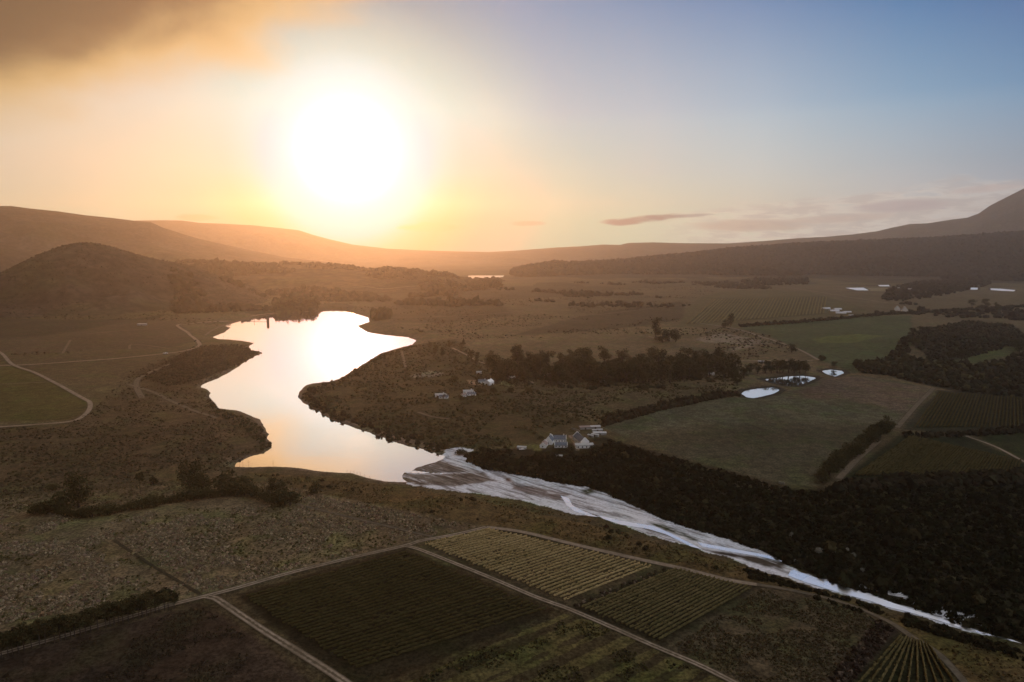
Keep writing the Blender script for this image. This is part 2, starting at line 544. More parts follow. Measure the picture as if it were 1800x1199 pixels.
# ------------------------------------------------------------------ materials
def pmat(name, col, rough=.9, metallic=0.0, spec=.2, noise=None, bump=0.0):
    m = bpy.data.materials.new(name)
    m.use_nodes = True
    n = NT(m.node_tree)
    out = n.new('ShaderNodeOutputMaterial')
    b = n.new('ShaderNodeBsdfPrincipled')
    n.link(b.outputs[0], out.inputs[0])
    b.inputs['Roughness'].default_value = rough
    b.inputs['Metallic'].default_value = metallic
    b.inputs['Specular IOR Level'].default_value = spec
    if noise:
        sc, amt = noise
        co = n.new('ShaderNodeTexCoord').outputs['Object']
        f = n.noise(co, sc, 4)
        k = n.step(f, .3, .7, 1 - amt, 1 + amt)
        n.link(n.mix(1.0, (*col, 1), k, 'MULTIPLY'), b.inputs['Base Color'])
        if bump:
            bp = n.new('ShaderNodeBump'); bp.inputs['Distance'].default_value = bump
            n.link(f, bp.inputs['Height']); n.link(bp.outputs[0], b.inputs['Normal'])
    else:
        b.inputs['Base Color'].default_value = (*col, 1)
    return m


def ground_mat(name, streak=None, grain=1.0, bump=.5, far=False):
    m = bpy.data.materials.new(name)
    m.use_nodes = True
    n = NT(m.node_tree)
    out = n.new('ShaderNodeOutputMaterial')
    b = n.new('ShaderNodeBsdfPrincipled')
    n.link(b.outputs[0], out.inputs[0])
    b.inputs['Roughness'].default_value = 1.0
    b.inputs['Specular IOR Level'].default_value = 0.05
    at = n.new('ShaderNodeAttribute'); at.attribute_name = 'Col'
    co = n.new('ShaderNodeTexCoord').outputs['Object']
    c = at.outputs['Color']
    n1 = n.noise(co, .035 if far else .55, 5, .65)
    n2 = n.noise(co, .012 if far else .11, 4, .6)
    n3 = n.noise(co, .003 if far else .018, 4, .6, .5)
    k = n.m('MULTIPLY', n.step(n1, .32, .68, 1 - .55 * grain, 1 + .55 * grain), n.step(n2, .3, .7, 1 - .32 * grain, 1 + .32 * grain))
    c = n.mix(1.0, c, k, 'MULTIPLY')
    hue = 0.12 if streak else 1.0
    c = n.mix(n.m('MULTIPLY', n.step(n3, .35, .65), .4 * hue), c, n.mix(1.0, c, (1.08, .94, .82, 1), 'MULTIPLY'))
    c = n.mix(n.m('MULTIPLY', n.step(n.noise(co, .0047 if far else .03, 3), .46, .66), .6 * hue), c, n.mix(1.0, c, (.78, 1.12, .7, 1), 'MULTIPLY'))
    if streak:
        mp = n.new('ShaderNodeMapping')
        n.link(co, mp.inputs[0])
        mp.inputs['Rotation'].default_value = (0, 0, -streak)
        mp2 = n.new('ShaderNodeMapping')
        n.link(mp.outputs[0], mp2.inputs[0])
        mp2.inputs['Scale'].default_value = (.016, .12, 1)
        s1 = n.noise(mp2.outputs[0], .8, 7, .6, 2.2)
        s2 = n.noise(mp2.outputs[0], 2.7, 5, .6, .8)
        c = n.mix(n.m('MULTIPLY', n.step(s1, .50, .60), .85), c, n.mix(1.0, c, (.34, .31, .29, 1), 'MULTIPLY'))
        c = n.mix(n.m('MULTIPLY', n.step(s2, .55, .61), .7), c, n.mix(1.0, c, (.5, .46, .42, 1), 'MULTIPLY'))
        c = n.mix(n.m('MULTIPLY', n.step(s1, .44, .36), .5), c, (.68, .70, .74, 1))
    n.link(c, b.inputs['Base Color'])
    bp = n.new('ShaderNodeBump')
    bp.inputs['Distance'].default_value = (6.0 if far else 1.0) * bump
    bp.inputs['Strength'].default_value = 1.0
    n.link(n1 if not far else n.m('ADD', n1, n2), bp.inputs['Height'])
    n.link(bp.outputs[0], b.inputs['Normal'])
    return m


def foliage_mat(name, c0, c1, trans=.25, attr=False, rw=None):
    rw = rw if rw is not None else (.12 if 'vine' in name or 'orchard' in name else .5)
    m = bpy.data.materials.new(name)
    m.use_nodes = True
    n = NT(m.node_tree)
    out = n.new('ShaderNodeOutputMaterial')
    d = n.new('ShaderNodeBsdfDiffuse')
    t = n.new('ShaderNodeBsdfTranslucent')
    mx = n.new('ShaderNodeMixShader')
    mx.inputs[0].default_value = trans
    n.link(d.outputs[0], mx.inputs[1]); n.link(t.outputs[0], mx.inputs[2]); n.link(mx.outputs[0], out.inputs[0])
    if attr:
        at = n.new('ShaderNodeAttribute'); at.attribute_name = 'Col'
        col = at.outputs['Color']
    else:
        oi = n.new('ShaderNodeObjectInfo')
        co = n.new('ShaderNodeTexCoord').outputs['Object']
        f = n.noise(co, .45, 3)
        col = n.mix(n.step(n.m('ADD', n.m('MULTIPLY', oi.outputs['Random'], rw), n.m('MULTIPLY', f, 1 - rw)), .25, .75), (*c0, 1), (*c1, 1))
    n.link(col, d.inputs[0]); n.link(col, t.inputs[0])
    return m


def water_mat(name, rough=.04, bump=.02, scale=.25, tint=(.93, .93, .95), g=.92):
    m = bpy.data.materials.new(name)
    m.use_nodes = True
    n = NT(m.node_tree)
    out = n.new('ShaderNodeOutputMaterial')
    gl = n.new('ShaderNodeBsdfGlossy'); gl.inputs[0].default_value = (*tint, 1); gl.inputs['Roughness'].default_value = rough
    df = n.new('ShaderNodeBsdfDiffuse'); df.inputs[0].default_value = (.04, .045, .04, 1)
    mx = n.new('ShaderNodeMixShader'); mx.inputs[0].default_value = g
    n.link(df.outputs[0], mx.inputs[1]); n.link(gl.outputs[0], mx.inputs[2]); n.link(mx.outputs[0], out.inputs[0])
    co = n.new('ShaderNodeTexCoord').outputs['Object']
    n.link(n.step(n.noise(co, .006, 4, .6, 1.5), .38, .66, rough * .7, rough * 1.5), gl.inputs['Roughness'])
    h = n.m('ADD', n.noise(co, scale, 3), n.m('MULTIPLY', n.noise(co, scale * .12, 3, .5, .8), 2.0))
    bp = n.new('ShaderNodeBump'); bp.inputs['Distance'].default_value = bump; bp.inputs['Strength'].default_value = 1
    n.link(h, bp.inputs['Height'])
    n.link(bp.outputs[0], gl.inputs['Normal'])
    return m


M_ground = ground_mat('ground_soil')
M_far = ground_mat('far_slopes', far=True, grain=.75, bump=1.0)
d0 = np.array(plane_hit(850, 850, 0)); d1 = np.array(plane_hit(1500, 1050, 0))
FLOW = math.atan2(*(d1 - d0)[::-1])
M_sand = ground_mat('river_sand', streak=FLOW, grain=.35, bump=.25)
M_water = water_mat('lake_water', g=.93, tint=(.95, .96, 1.0))
M_rwater = water_mat('stream_water', rough=.3, bump=.06, scale=.8, tint=(1, 1, 1), g=.97)
M_leafcol = foliage_mat('scrub_leaves', (0, 0, 0), (0, 0, 0), .15, attr=True)
M_leaf = foliage_mat('tree_leaves', (.034, .034, .014), (.062, .056, .024), .25)
M_leaf2 = foliage_mat('gum_leaves', (.040, .038, .017), (.072, .062, .028), .25)
M_bark = pmat('bark', (.06, .045, .035), noise=(1.2, .4))
M_white = pmat('lime_wash', (.84, .84, .83), .8, noise=(.5, .07))
M_roof = pmat('grey_roof', (.13, .15, .18), .95, spec=.05, noise=(.8, .15))
M_roofp = pmat('pink_roof', (.28, .22, .2), .95, spec=.05, noise=(.8, .15))
M_tin = pmat('tin_roof', (.5, .5, .5), .45, metallic=.4, noise=(.5, .1))
M_glass = pmat('window_glass', (.03, .035, .04), .1, spec=.6)
M_wood = pmat('timber', (.09, .06, .04), .8, noise=(2, .2))
M_conc = pmat('concrete', (.3, .29, .27), .9, noise=(.4, .15))
M_plastic = pmat('tunnel_film', (.62, .62, .66), .5, spec=.4, noise=(.2, .06))
M_rubber = pmat('tyre_rubber', (.02, .02, .02), .8)
M_paint = pmat('white_paint', (.8, .8, .8), .35, spec=.5)

# ------------------------------------------------------------------ zones of the ground (traced in the photograph)
# name, polygon, colour, noise amount, object name (None: stays in the ground)
Z = []
def zone(pts, col, obj=None, soft=2.0, z=3.0):
    Z.append((poly_w(pts, z), col, obj, soft))
GEN = (.074, .061, .033)
zone([(800, 520), (1300, 500), (1800, 505), (1800, 700), (1300, 690), (1000, 640), (740, 610), (650, 560)], (.105, .082, .048), soft=30)
zone([(-200, 560), (310, 568), (350, 600), (300, 615), (-200, 635)], (.062, .05, .033), 'field', 8)
zone([(-200, 648), (30, 648), (100, 678), (152, 706), (148, 724), (125, 738), (-200, 748)], (.060, .058, .020), 'field', 3)
zone([(-200, 752), (100, 748), (160, 722), (240, 680), (340, 680), (380, 720), (470, 750), (476, 785), (400, 822), (-200, 870)], (.070, .053, .030), soft=12)
zone([(230, 660), (345, 612), (445, 612), (445, 625), (350, 668), (350, 690), (260, 690)], (.060, .042, .022), soft=8)
zone([(530, 700), (545, 680), (640, 640), (730, 605), (800, 600), (880, 690), (1060, 750), (940, 780), (830, 786), (780, 795), (600, 738)], (.052, .044, .022), soft=8)
# bare strip at the water of the far shore of the spit
zone([(590, 734), (650, 752), (720, 772), (790, 786), (783, 802), (700, 778), (640, 757), (590, 739)], (.16, .12, .085), soft=1.5, z=0.6)
zone([(345, 682), (352, 670), (440, 628), (452, 622), (440, 640), (400, 662), (370, 676), (353, 684)], (.15, .115, .08), soft=1.5, z=.6)
zone([(385, 805), (430, 800), (424, 812), (412, 820), (395, 822)], (.13, .10, .07), soft=3, z=.6)
zone([(430, 826), (600, 836), (710, 852), (1000, 912), (1300, 987), (1560, 1067), (1800, 1140), (1800, 1250), (1700, 1250), (1560, 1085), (1480, 1062), (1320, 1022), (1000, 957), (860, 925), (560, 868)], (.084, .060, .026), soft=3)
zone([(-260, 905), (60, 872), (400, 840), (545, 862), (840, 925), (700, 958), (420, 1032), (350, 1046), (200, 1088), (-260, 1190)], (.13, .10, .058), 'grassland', 3)
zone([(540, 870), (840, 925), (745, 948), (600, 905)], (.095, .072, .045), soft=3)
zone([(-260, 1215), (0, 1155), (200, 1102), (350, 1060), (400, 1085), (470, 1135), (600, 1240), (-260, 1300)], (.038, .028, .020), 'field', 3)
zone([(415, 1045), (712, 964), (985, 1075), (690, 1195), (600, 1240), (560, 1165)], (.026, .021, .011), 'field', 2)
zone([(735, 958), (858, 925), (1165, 995), (1000, 1063)], (.065, .05, .028), 'field', 2)
zone([(1000, 1068), (1180, 995), (1345, 1030), (1170, 1138)], (.034, .028, .015), 'field', 2)
zone([(690, 1200), (975, 1075), (1050, 1095), (1150, 1140), (1290, 1205), (1290, 1260), (640, 1260)], (.050, .048, .016), 'field', 2)
zone([(1165, 1142), (1335, 1033), (1420, 1042), (1520, 1072), (1560, 1100), (1440, 1210), (1300, 1210)], (.075, .060, .036), 'field', 4)
zone([(1430, 1220), (1540, 1090), (1585, 1108), (1480, 1220)], (.045, .032, .024), soft=3)
zone([(1480, 1220), (1580, 1112), (1630, 1130), (1700, 1220)], (.022, .022, .010), 'field', 2)
zone([(1590, 606), (1620, 580), (1700, 564), (1778, 570), (1805, 590), (1805, 620), (1720, 632), (1640, 636)], (.034, .030, .018), soft=4)
zone([(1500, 645), (1560, 632), (1600, 634), (1720, 643), (1800, 630), (1900, 630), (1900, 730), (1800, 702), (1700, 692), (1640, 680), (1560, 660), (1510, 656)], (.028, .024, .014), soft=4)
zone([(640, 525), (760, 508), (880, 505), (1080, 503), (1075, 535), (980, 548), (880, 560), (780, 572), (690, 570)], (.060, .046, .027), soft=14)
zone([(900, 592), (1000, 562), (1130, 532), (1200, 527), (1205, 560), (1140, 572), (960, 588)], (.052, .042, .025), soft=10)
zone([(1058, 752), (1150, 722), (1250, 702), (1300, 698), (1380, 690), (1440, 662), (1500, 658), (1640, 682), (1575, 745), (1500, 790), (1440, 855), (1390, 852), (1290, 828), (1190, 800), (1130, 778)], (.074, .074, .046), 'meadow', 4)
zone([(1100, 770), (1300, 745), (1560, 745), (1440, 850), (1290, 826), (1190, 800)], (.055, .054, .034), soft=25)
zone([(1440, 664), (1500, 660), (1640, 684), (1590, 725), (1480, 700), (1380, 700)], (.10, .076, .055), soft=12)
zone([(1400, 560), (1600, 555), (1610, 600), (1580, 640), (1500, 655), (1440, 632), (1350, 590), (1300, 578)], (.056, .069, .034), 'field', 5)
zone([(1430, 595), (1500, 588), (1560, 592), (1500, 605), (1440, 603)], (.085, .105, .035), soft=8)
zone([(1190, 575), (1210, 540), (1240, 515), (1330, 508), (1420, 512), (1450, 522), (1500, 535), (1540, 552), (1300, 575), (1270, 572)], (.082, .072, .036), 'field', 4)
zone([(960, 590), (1130, 575), (1220, 576), (1260, 582), (1180, 590), (980, 600), (820, 610), (850, 600)], (.135, .105, .060), soft=6)
zone([(880, 530), (1000, 522), (1120, 520), (1300, 505), (1200, 530), (1060, 548), (900, 560)], (.10, .078, .046), soft=15)
zone([(1220, 596), (1270, 586), (1320, 594), (1370, 605), (1300, 606), (1240, 603)], (.17, .14, .11), soft=4)
zone([(1280, 612), (1320, 605), (1330, 608), (1290, 617)], (.17, .14, .11), soft=3)
zone([(1585, 755), (1650, 685), (1800, 700), (1900, 740), (1800, 760), (1700, 763)], (.028, .028, .016), 'field', 3)
zone([(1480, 842), (1580, 766), (1700, 768), (1800, 815), (1900, 840), (1600, 845)], (.020, .024, .010), 'field', 3)
zone([(1715, 766), (1900, 745), (1900, 830), (1800, 808)], (.024, .028, .010), 'field', 2)
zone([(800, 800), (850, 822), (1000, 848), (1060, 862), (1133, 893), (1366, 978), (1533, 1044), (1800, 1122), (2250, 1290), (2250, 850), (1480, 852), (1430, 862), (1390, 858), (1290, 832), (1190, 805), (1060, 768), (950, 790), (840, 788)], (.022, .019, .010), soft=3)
zone([(1625, 636), (1700, 632), (1770, 620), (1800, 618), (1800, 625), (1720, 640), (1640, 645)], (.075, .078, .034), soft=5)
zone([(1130, 792), (1290, 832), (1390, 858), (1340, 870), (1180, 830)], (.05, .04, .024), soft=10)
zone([(880, 668), (905, 672), (900, 680), (878, 676)], (.16, .18, .09), soft=3)
zone([(820, 668), (850, 670), (848, 678), (825, 676)], (.24, .17, .12), soft=2)
zone([(720, 660), (755, 652), (780, 655), (775, 661), (740, 664), (722, 664)], (.17, .16, .13), soft=3)
zone([(935, 782), (950, 780), (952, 794), (938, 792)], (.13, .125, .05), soft=1.5)
zone([(999, 766), (1012, 764), (1016, 778), (1019, 792), (1012, 792), (1008, 780)], (.23, .17, .125), soft=1)
zone([(1510, 505), (1580, 506), (1560, 512), (1520, 511)], (.2, .17, .11), soft=6)
zone([(150, 690), (190, 680), (225, 688), (200, 690), (175, 690)], (.11, .10, .05), soft=2)
RIV_DARK = [(poly_w([(715, 826), (740, 817), (775, 806), (800, 818), (850, 830), (745, 831)], .4), (.16, .14, .125)), (poly_w([(705, 836), (715, 832), (760, 833), (850, 830), (870, 845), (800, 855), (729, 852)], .4), (.17, .15, .135)),
            (poly_w([(900, 850), (960, 860), (1000, 868), (985, 880), (930, 868), (900, 860)], .4), (.18, .155, .15)), (poly_w([(1140, 915), (1165, 920), (1200, 934), (1232, 952), (1215, 950), (1180, 935), (1150, 924)], .4), (.035, .045, .02)),
            (poly_w([(885, 838), (897, 840), (902, 848), (890, 846)], .4), (.16, .09, .07)), (poly_w([(1236, 964), (1290, 972), (1350, 981), (1380, 990), (1380, 1004), (1300, 982), (1250, 972)], .4), (.06, .05, .04)),
            (poly_w([(1020, 862), (1040, 858), (1050, 866), (1030, 870)], .4), (.05, .06, .03))]

# ------------------------------------------------------------------ the ground sheet
az_f = np.linspace(R(-41.5), R(41.5), 1120)
az_c = np.concatenate([np.linspace(R(-180), R(-42.5), 60), az_f, np.linspace(R(42.5), R(180), 60)])
ry = np.arange(1225, 592, -1.2)
rr = np.array([CAM_H / -(azel(900, y)[1]) for y in ry])
rr = rr[rr < 1500]
rr = np.concatenate([[5, 60, 120, 180, 230], rr, np.exp(np.arange(math.log(rr[-1]) + .0042, math.log(18500), .0042))])
rr = np.unique(rr)
A, RR = np.meshgrid(az_c, rr)
X = (np.sin(A) * RR); Y = (np.cos(A) * RR)
Zh, HS, BASE = height(X.ravel(), Y.ravel())
nx = len(az_c); nr = len(rr)
Xr = X.ravel(); Yr = Y.ravel(); Rr = RR.ravel()
col = np.empty((Xr.size, 3))
g = np.array(GEN)
col[:] = g
v1 = fbm(Xr, Yr, 420, 4, 11)[:, None]
v2 = fbm(Xr, Yr, 90, 3, 21)[:, None]
col *= 1 + .35 * v1 + .22 * v2
col[:, 1] *= 1 + .12 * fbm(Xr, Yr, 300, 3, 31)
# hill sides: brown-green scrub with paler bare ribs
obj_id = np.zeros(Xr.size, int)
NAMES = ['ground']
best = BASE.copy() + 1.0
hill_ids = []
for i, (nm, S, wf, wb) in enumerate(HILLS):
    m = HS[i] > best
    best = np.where(m, HS[i], best)
    hid = 100 + i
    obj_id[m] = hid
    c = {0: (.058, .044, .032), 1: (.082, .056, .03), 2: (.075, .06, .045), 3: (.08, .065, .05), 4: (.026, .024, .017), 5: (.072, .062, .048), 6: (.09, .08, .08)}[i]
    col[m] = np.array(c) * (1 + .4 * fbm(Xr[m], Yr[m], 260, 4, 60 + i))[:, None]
# woods and pasture in the distance on the plain
m = (obj_id == 0) & (Rr > 1800)
f = fbm(Xr[m], Yr[m] * .45, 330, 4, 91)
col[m] *= np.where(f > .12, .55, 1.15)[:, None]
wx = Xr + fbm(Xr, Yr, 26, 3, 301) * 4 * sstep(200, 1500, Rr) ; wy = Yr + fbm(Xr, Yr, 26, 3, 305) * 6 * sstep(200, 1500, Rr)
zid = np.zeros(Xr.size, int)
for k, (PW, c, ob, soft) in enumerate(Z):
    sdv = sdist(PW, wx, wy, soft * 2 + 5)
    w = 1 - sstep(-soft, soft, sdv)
    mm = w > 0
    tint = (1 + .30 * fbm(Xr[mm], Yr[mm], 60, 4, 400 + k))[:, None]
    col[mm] = col[mm] * (1 - w[mm][:, None]) + np.array(c) * tint * w[mm][:, None]
    if ob:
        zid[sdv < 0] = k + 1
# green strips in the lower centre field
PW = Z[[i for i, q in enumerate(Z) if q[1] == (.050, .048, .016)][0]][0]
mm = inside(PW, Xr, Yr)
e0 = np.array(plane_hit(700, 1190, 3)); e1 = np.array(plane_hit(970, 1078, 3)); ed = (e1 - e0) / np.linalg.norm(e1 - e0)
perp = (Xr[mm] - e0[0]) * -ed[1] + (Yr[mm] - e0[1]) * ed[0]
s = vn(perp / 3.4, perp * 0 + 3.3, 5) + .35 * fbm(Xr[mm], Yr[mm], 14, 3, 8)
col[mm] = np.where((s > .55)[:, None], np.array((.078, .070, .028)), np.array((.042, .035, .018))) * (1 + .3 * v2[mm])
# rows of the pale meadow strip, shoreline beach, river bed
dl = sdist(LAKE, Xr, Yr, 30)
dr = sdist(RIVER, Xr, Yr, 10)
jag = fbm(Xr, Yr, 7, 4, 500)
b = (dl < 5 + 3 * jag) & (dl > -20)
col[b] = np.array((.12, .095, .07))
riv = (dr < jag * 3.0 - .3) & (dl > -.5)
for S_ in SANDS:
    riv |= (sdist(S_, Xr, Yr, 5) < jag * 5 - 1.2) & (dl > 0)
for PP in PONDS:
    b = sdist(PP, Xr, Yr, 12) < 9
    col[b] = np.array((.036, .032, .026))
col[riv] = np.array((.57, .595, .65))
for PD, c in RIV_DARK:
    w = (1 - sstep(-2.5, 2.0, sdist(PD, Xr, Yr, 8) + 2.5 * jag))[:, None] * riv[:, None]
    col = col * (1 - w) + np.array(c) * w
obj_id[(zid > 0) & (obj_id == 0)] = zid[(zid > 0) & (obj_id == 0)]
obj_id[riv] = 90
col[~riv] *= .86
col = np.clip(col, .003, .86)
V = np.stack([Xr, Yr, Zh], 1)
ii = np.arange(nr - 1)[:, None] * nx + np.arange(nx - 1)[None]
Q = np.stack([ii, ii + 1, ii + nx + 1, ii + nx], -1).reshape(-1, 4)
fid = obj_id[Q[:, 0]]
def split(ids, name, mat, **kw):
    q = Q[np.isin(fid, ids)]
    if not len(q):
        return None
    u, inv = np.unique(q.ravel(), return_inverse=True)
    o = mesh_np(name, V[u], [inv.reshape(-1, 4)], mat, smooth=True, cols=col[u])
    tag(o, kind='structure', **kw)
    return o
split([0], 'ground', M_ground)
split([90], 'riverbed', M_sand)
for k, (PW, c, ob, soft) in enumerate(Z):
    if ob:
        split([k + 1], ob, M_ground)
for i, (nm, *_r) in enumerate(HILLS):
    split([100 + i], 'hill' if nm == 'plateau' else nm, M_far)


def water(name, PW, z, mat, grow=0.0):
    c = PW.mean(0)
    Pn = PW
    if grow:
        n = len(PW)
        area = .5 * sum(PW[i][0] * PW[(i + 1) % n][1] - PW[(i + 1) % n][0] * PW[i][1] for i in range(n))
        sg = 1 if area > 0 else -1
        out = []
        for i in range(n):
            e = PW[(i + 1) % n] - PW[i - 1]
            e = e / (np.linalg.norm(e) + 1e-9)
            out.append(PW[i] + sg * np.array((e[1], -e[0])) * grow)
        Pn = np.array(out)
    vs = [Vector((p[0], p[1], 0)) for p in Pn]
    tris = geometry.tessellate_polygon([vs])
    o = mesh_np(name, np.array([(v.x, v.y, z) for v in vs]), [np.array([t if (vs[t[1]] - vs[t[0]]).cross(vs[t[2]] - vs[t[0]]).z > 0 else t[::-1] for t in tris])], mat)
    return tag(o, kind='structure')


x0, y0 = LAKE.min(0) - 4; x1, y1 = LAKE.max(0) + 4
mesh_np('lake', np.array([(x0, y0, 0), (x1, y0, 0), (x1, y1, 0), (x0, y1, 0)]), [np.array([[0, 1, 2, 3]])], M_water)['kind'] = 'structure'
water('far_lake', FARLAKE, 0, M_water, 4)
M_ruffled = water_mat('ruffled_water', rough=.4, bump=.08, scale=.5, tint=(1, 1, 1), g=1.0)
for k, p in enumerate(PONDS):
    water('pond', p, 0, M_water if k < 3 else M_ruffled, 1)
for p in RWATER:
    water('river', p, .5, M_rwater, 0)


# ------------------------------------------------------------------ dirt roads
def catmull(pts, step):
    pts = [np.array(p[:2]) for p in pts]
    out = []
    n = len(pts)
    for i in range(n - 1):
        p0 = pts[max(i - 1, 0)]; p1 = pts[i]; p2 = pts[i + 1]; p3 = pts[min(i + 2, n - 1)]
        k = max(2, int(np.linalg.norm(p2 - p1) / step))
        for t in np.linspace(0, 1, k, endpoint=False):
            out.append(.5 * ((2 * p1) + (-p0 + p2) * t + (2 * p0 - 5 * p1 + 4 * p2 - p3) * t * t + (-p0 + 3 * p1 - 3 * p2 + p3) * t ** 3))
    out.append(pts[-1])
    return np.array(out)


def road_mat(name, c_track, c_mid, twin=True):
    m = bpy.data.materials.new(name)
    m.use_nodes = True
    n = NT(m.node_tree)
    out = n.new('ShaderNodeOutputMaterial')
    b = n.new('ShaderNodeBsdfPrincipled'); b.inputs['Roughness'].default_value = 1; b.inputs['Specular IOR Level'].default_value = .05
    tr = n.new('ShaderNodeBsdfTransparent')
    mx = n.new('ShaderNodeMixShader')
    uv = n.new('ShaderNodeUVMap')
    sp = n.new('ShaderNodeSeparateXYZ'); n.link(uv.outputs[0], sp.inputs[0])
    co = n.new('ShaderNodeTexCoord').outputs['Object']
    nz = n.noise(co, .35, 4, .6)
    nz2 = n.noise(co, .06, 3, .6)
    v = n.m('ABSOLUTE', n.m('SUBTRACT', sp.outputs[1], .5))     # 0 centre .. .5 edge
    v = n.m('ADD', v, n.m('MULTIPLY', n.m('SUBTRACT', nz, .5), .22))
    if twin:
        tk = n.step(n.m('ABSOLUTE', n.m('SUBTRACT', v, .22)), .14, .07)
    else:
        tk = n.step(v, .42, .3)
    tk = n.m('MULTIPLY', tk, n.step(nz2, .3, .6, .35, 1.0))
    c = n.mix(tk, (*c_mid, 1), (*c_track, 1))
    c = n.mix(1.0, c, n.step(nz, .3, .7, .75, 1.2), 'MULTIPLY')
    n.link(c, b.inputs['Base Color'])
    n.link(n.step(v, .5, .40), mx.inputs[0])
    n.link(tr.outputs[0], mx.inputs[1]); n.link(b.outputs[0], mx.inputs[2]); n.link(mx.outputs[0], out.inputs[0])
    return m


M_track = road_mat('farm_track', (.27, .225, .175), (.10, .08, .052))
M_track2 = road_mat('dim_track', (.115, .095, .068), (.085, .07, .048), twin=False)
M_track3 = road_mat('pale_track', (.22, .18, .135), (.14, .112, .08), twin=False)


ROADS = []


def road(pts, w, mat, name='dirt_road'):
    W = [P(*p) for p in pts]
    w = w * (.78 if w > 7.5 else .8)
    c = catmull(W, 3.0 if np.hypot(*W[0][:2]) < 1000 else 9.0)
    ROADS.append((c[::3], w))
    d = np.gradient(c, axis=0)
    d /= np.linalg.norm(d, axis=1)[:, None] + 1e-9
    nrm = np.stack([-d[:, 1], d[:, 0]], 1)
    K_ = 5
    Vs = []; UV = []
    L = np.concatenate([[0], np.cumsum(np.linalg.norm(np.diff(c, axis=0), axis=1))])
    for k in range(K_):
        q = c + nrm * ((k / (K_ - 1) - .5) * w)
        Vs.append(q); UV.append(np.stack([L / 10, np.full(len(c), k / (K_ - 1))], 1))
    V_ = np.concatenate(Vs)
    r_ = np.hypot(V_[:, 0], V_[:, 1])
    z = height(V_[:, 0], V_[:, 1], False) + .15 + r_ * .00035
    n_ = len(c)
    F_ = np.array([(k * n_ + i, k * n_ + i + 1, (k + 1) * n_ + i + 1, (k + 1) * n_ + i) for k in range(K_ - 1) for i in range(n_ - 1)])
    F_ = F_[:, ::-1]
    return tag(mesh_np(name, np.column_stack([V_, z]), [F_], mat, smooth=True, uvs=np.concatenate(UV)), kind='structure')


road([(-120, 1182), (0, 1150), (100, 1122), (200, 1093), (300, 1064), (355, 1050), (420, 1033), (500, 1010), (600, 985), (710, 960), (740, 951), (800, 940), (855, 927)], 6.5, M_track)
road([(360, 1049), (378, 1052), (410, 1073), (470, 1113), (530, 1150), (600, 1195), (660, 1240)], 7.0, M_track)
road([(712, 960), (730, 964), (760, 975), (850, 1011), (940, 1049), (1000, 1071), (1080, 1105), (1150, 1136), (1230, 1170), (1300, 1205), (1380, 1245)], 5.5, M_track)
road([(855, 927), (920, 936), (1020, 960), (1130, 985), (1200, 1000), (1280, 1020), (1330, 1028)], 6.5, M_track3)
road([(1330, 1028), (1400, 1040), (1450, 1051), (1500, 1066), (1560, 1092), (1600, 1118), (1650, 1150), (1700, 1205), (1740, 1250)], 5.5, M_track2)
road([(-200, 645), (0, 643), (60, 641), (130, 636), (200, 631), (290, 622), (330, 616), (350, 608), (347, 600), (330, 585), (312, 572), (340, 569), (400, 565)], 12, M_track3)
road([(-40, 600), (0, 620), (22, 641), (60, 655), (100, 675), (145, 700), (158, 708), (156, 722), (140, 736), (120, 742), (60, 747), (0, 751), (-150, 760)], 9, M_track3)
road([(0, 676), (40, 674), (88, 672)], 6, M_track2)
road([(250, 700), (240, 680), (245, 665), (275, 650), (300, 640)], 12, M_track2)
road([(225, 676), (270, 690), (300, 705), (340, 722), (380, 735)], 9, M_track2)
road([(110, 622), (118, 608), (124, 598)], 8, M_track2)
road([(228, 614), (235, 606), (300, 613)], 8, M_track2)
road([(150, 588), (190, 584), (280, 578)], 10, M_track2)
road([(1225, 568), (1290, 578), (1350, 596), (1400, 613), (1440, 634)], 10, M_track3)
road([(1642, 682), (1612, 712), (1577, 752)], 9, M_track2)
road([(1545, 775), (1510, 805), (1474, 842)], 9, M_track2)
road([(1698, 767), (1750, 786), (1800, 812), (1850, 835)], 5, M_track3)
road([(620, 506), (760, 500), (900, 497.5), (1060, 498), (1180, 497), (1300, 495), (1400, 497), (1500, 499)], 14, M_track3)
road([(1370, 505), (1400, 508), (1440, 514), (1500, 524), (1560, 533)], 12, M_track3)
road([(795, 612), (820, 624), (838, 634), (856, 641)], 8, M_track3)
road([(919, 662), (928, 668), (938, 674)], 6, M_track3)
road([(706, 618), (713, 646)], 8, M_track2)
road([(1300, 635), (1350, 634.5), (1430, 634)], 10, M_track3)
road([(1140, 592), (1160, 597), (1170, 600)], 8, M_track3)
road([(1000, 557), (1100, 548), (1200, 536), (1300, 527)], 12, M_track2)
road([(690, 558), (800, 556), (900, 549), (1050, 536), (1150, 530)], 12, M_track2)
road([(735, 725), (760, 733), (790, 737)], 7, M_track2)
road([(520, 886), (600, 906), (700, 930), (760, 944)], 3.5, M_track2)
road([(200, 950), (260, 990), (310, 1020), (352, 1045)], 3.0, road_mat('worn_path', (.035, .03, .018), (.045, .037, .022), twin=False), 'path')
road([(440, 558), (400, 570), (360, 590)], 9, M_track2)
road([(560, 545), (500, 547), (440, 556)], 9, M_track3)


# ------------------------------------------------------------------ vineyards: every row a thing
rng = np.random.default_rng(4)
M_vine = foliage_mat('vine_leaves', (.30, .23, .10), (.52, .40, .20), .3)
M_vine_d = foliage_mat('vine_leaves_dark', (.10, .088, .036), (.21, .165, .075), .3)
M_vine_k = foliage_mat('vine_leaves_darkest', (.045, .040, .015), (.085, .068, .028), .3)  # darkest leaf colour, for the large block and the right orchards


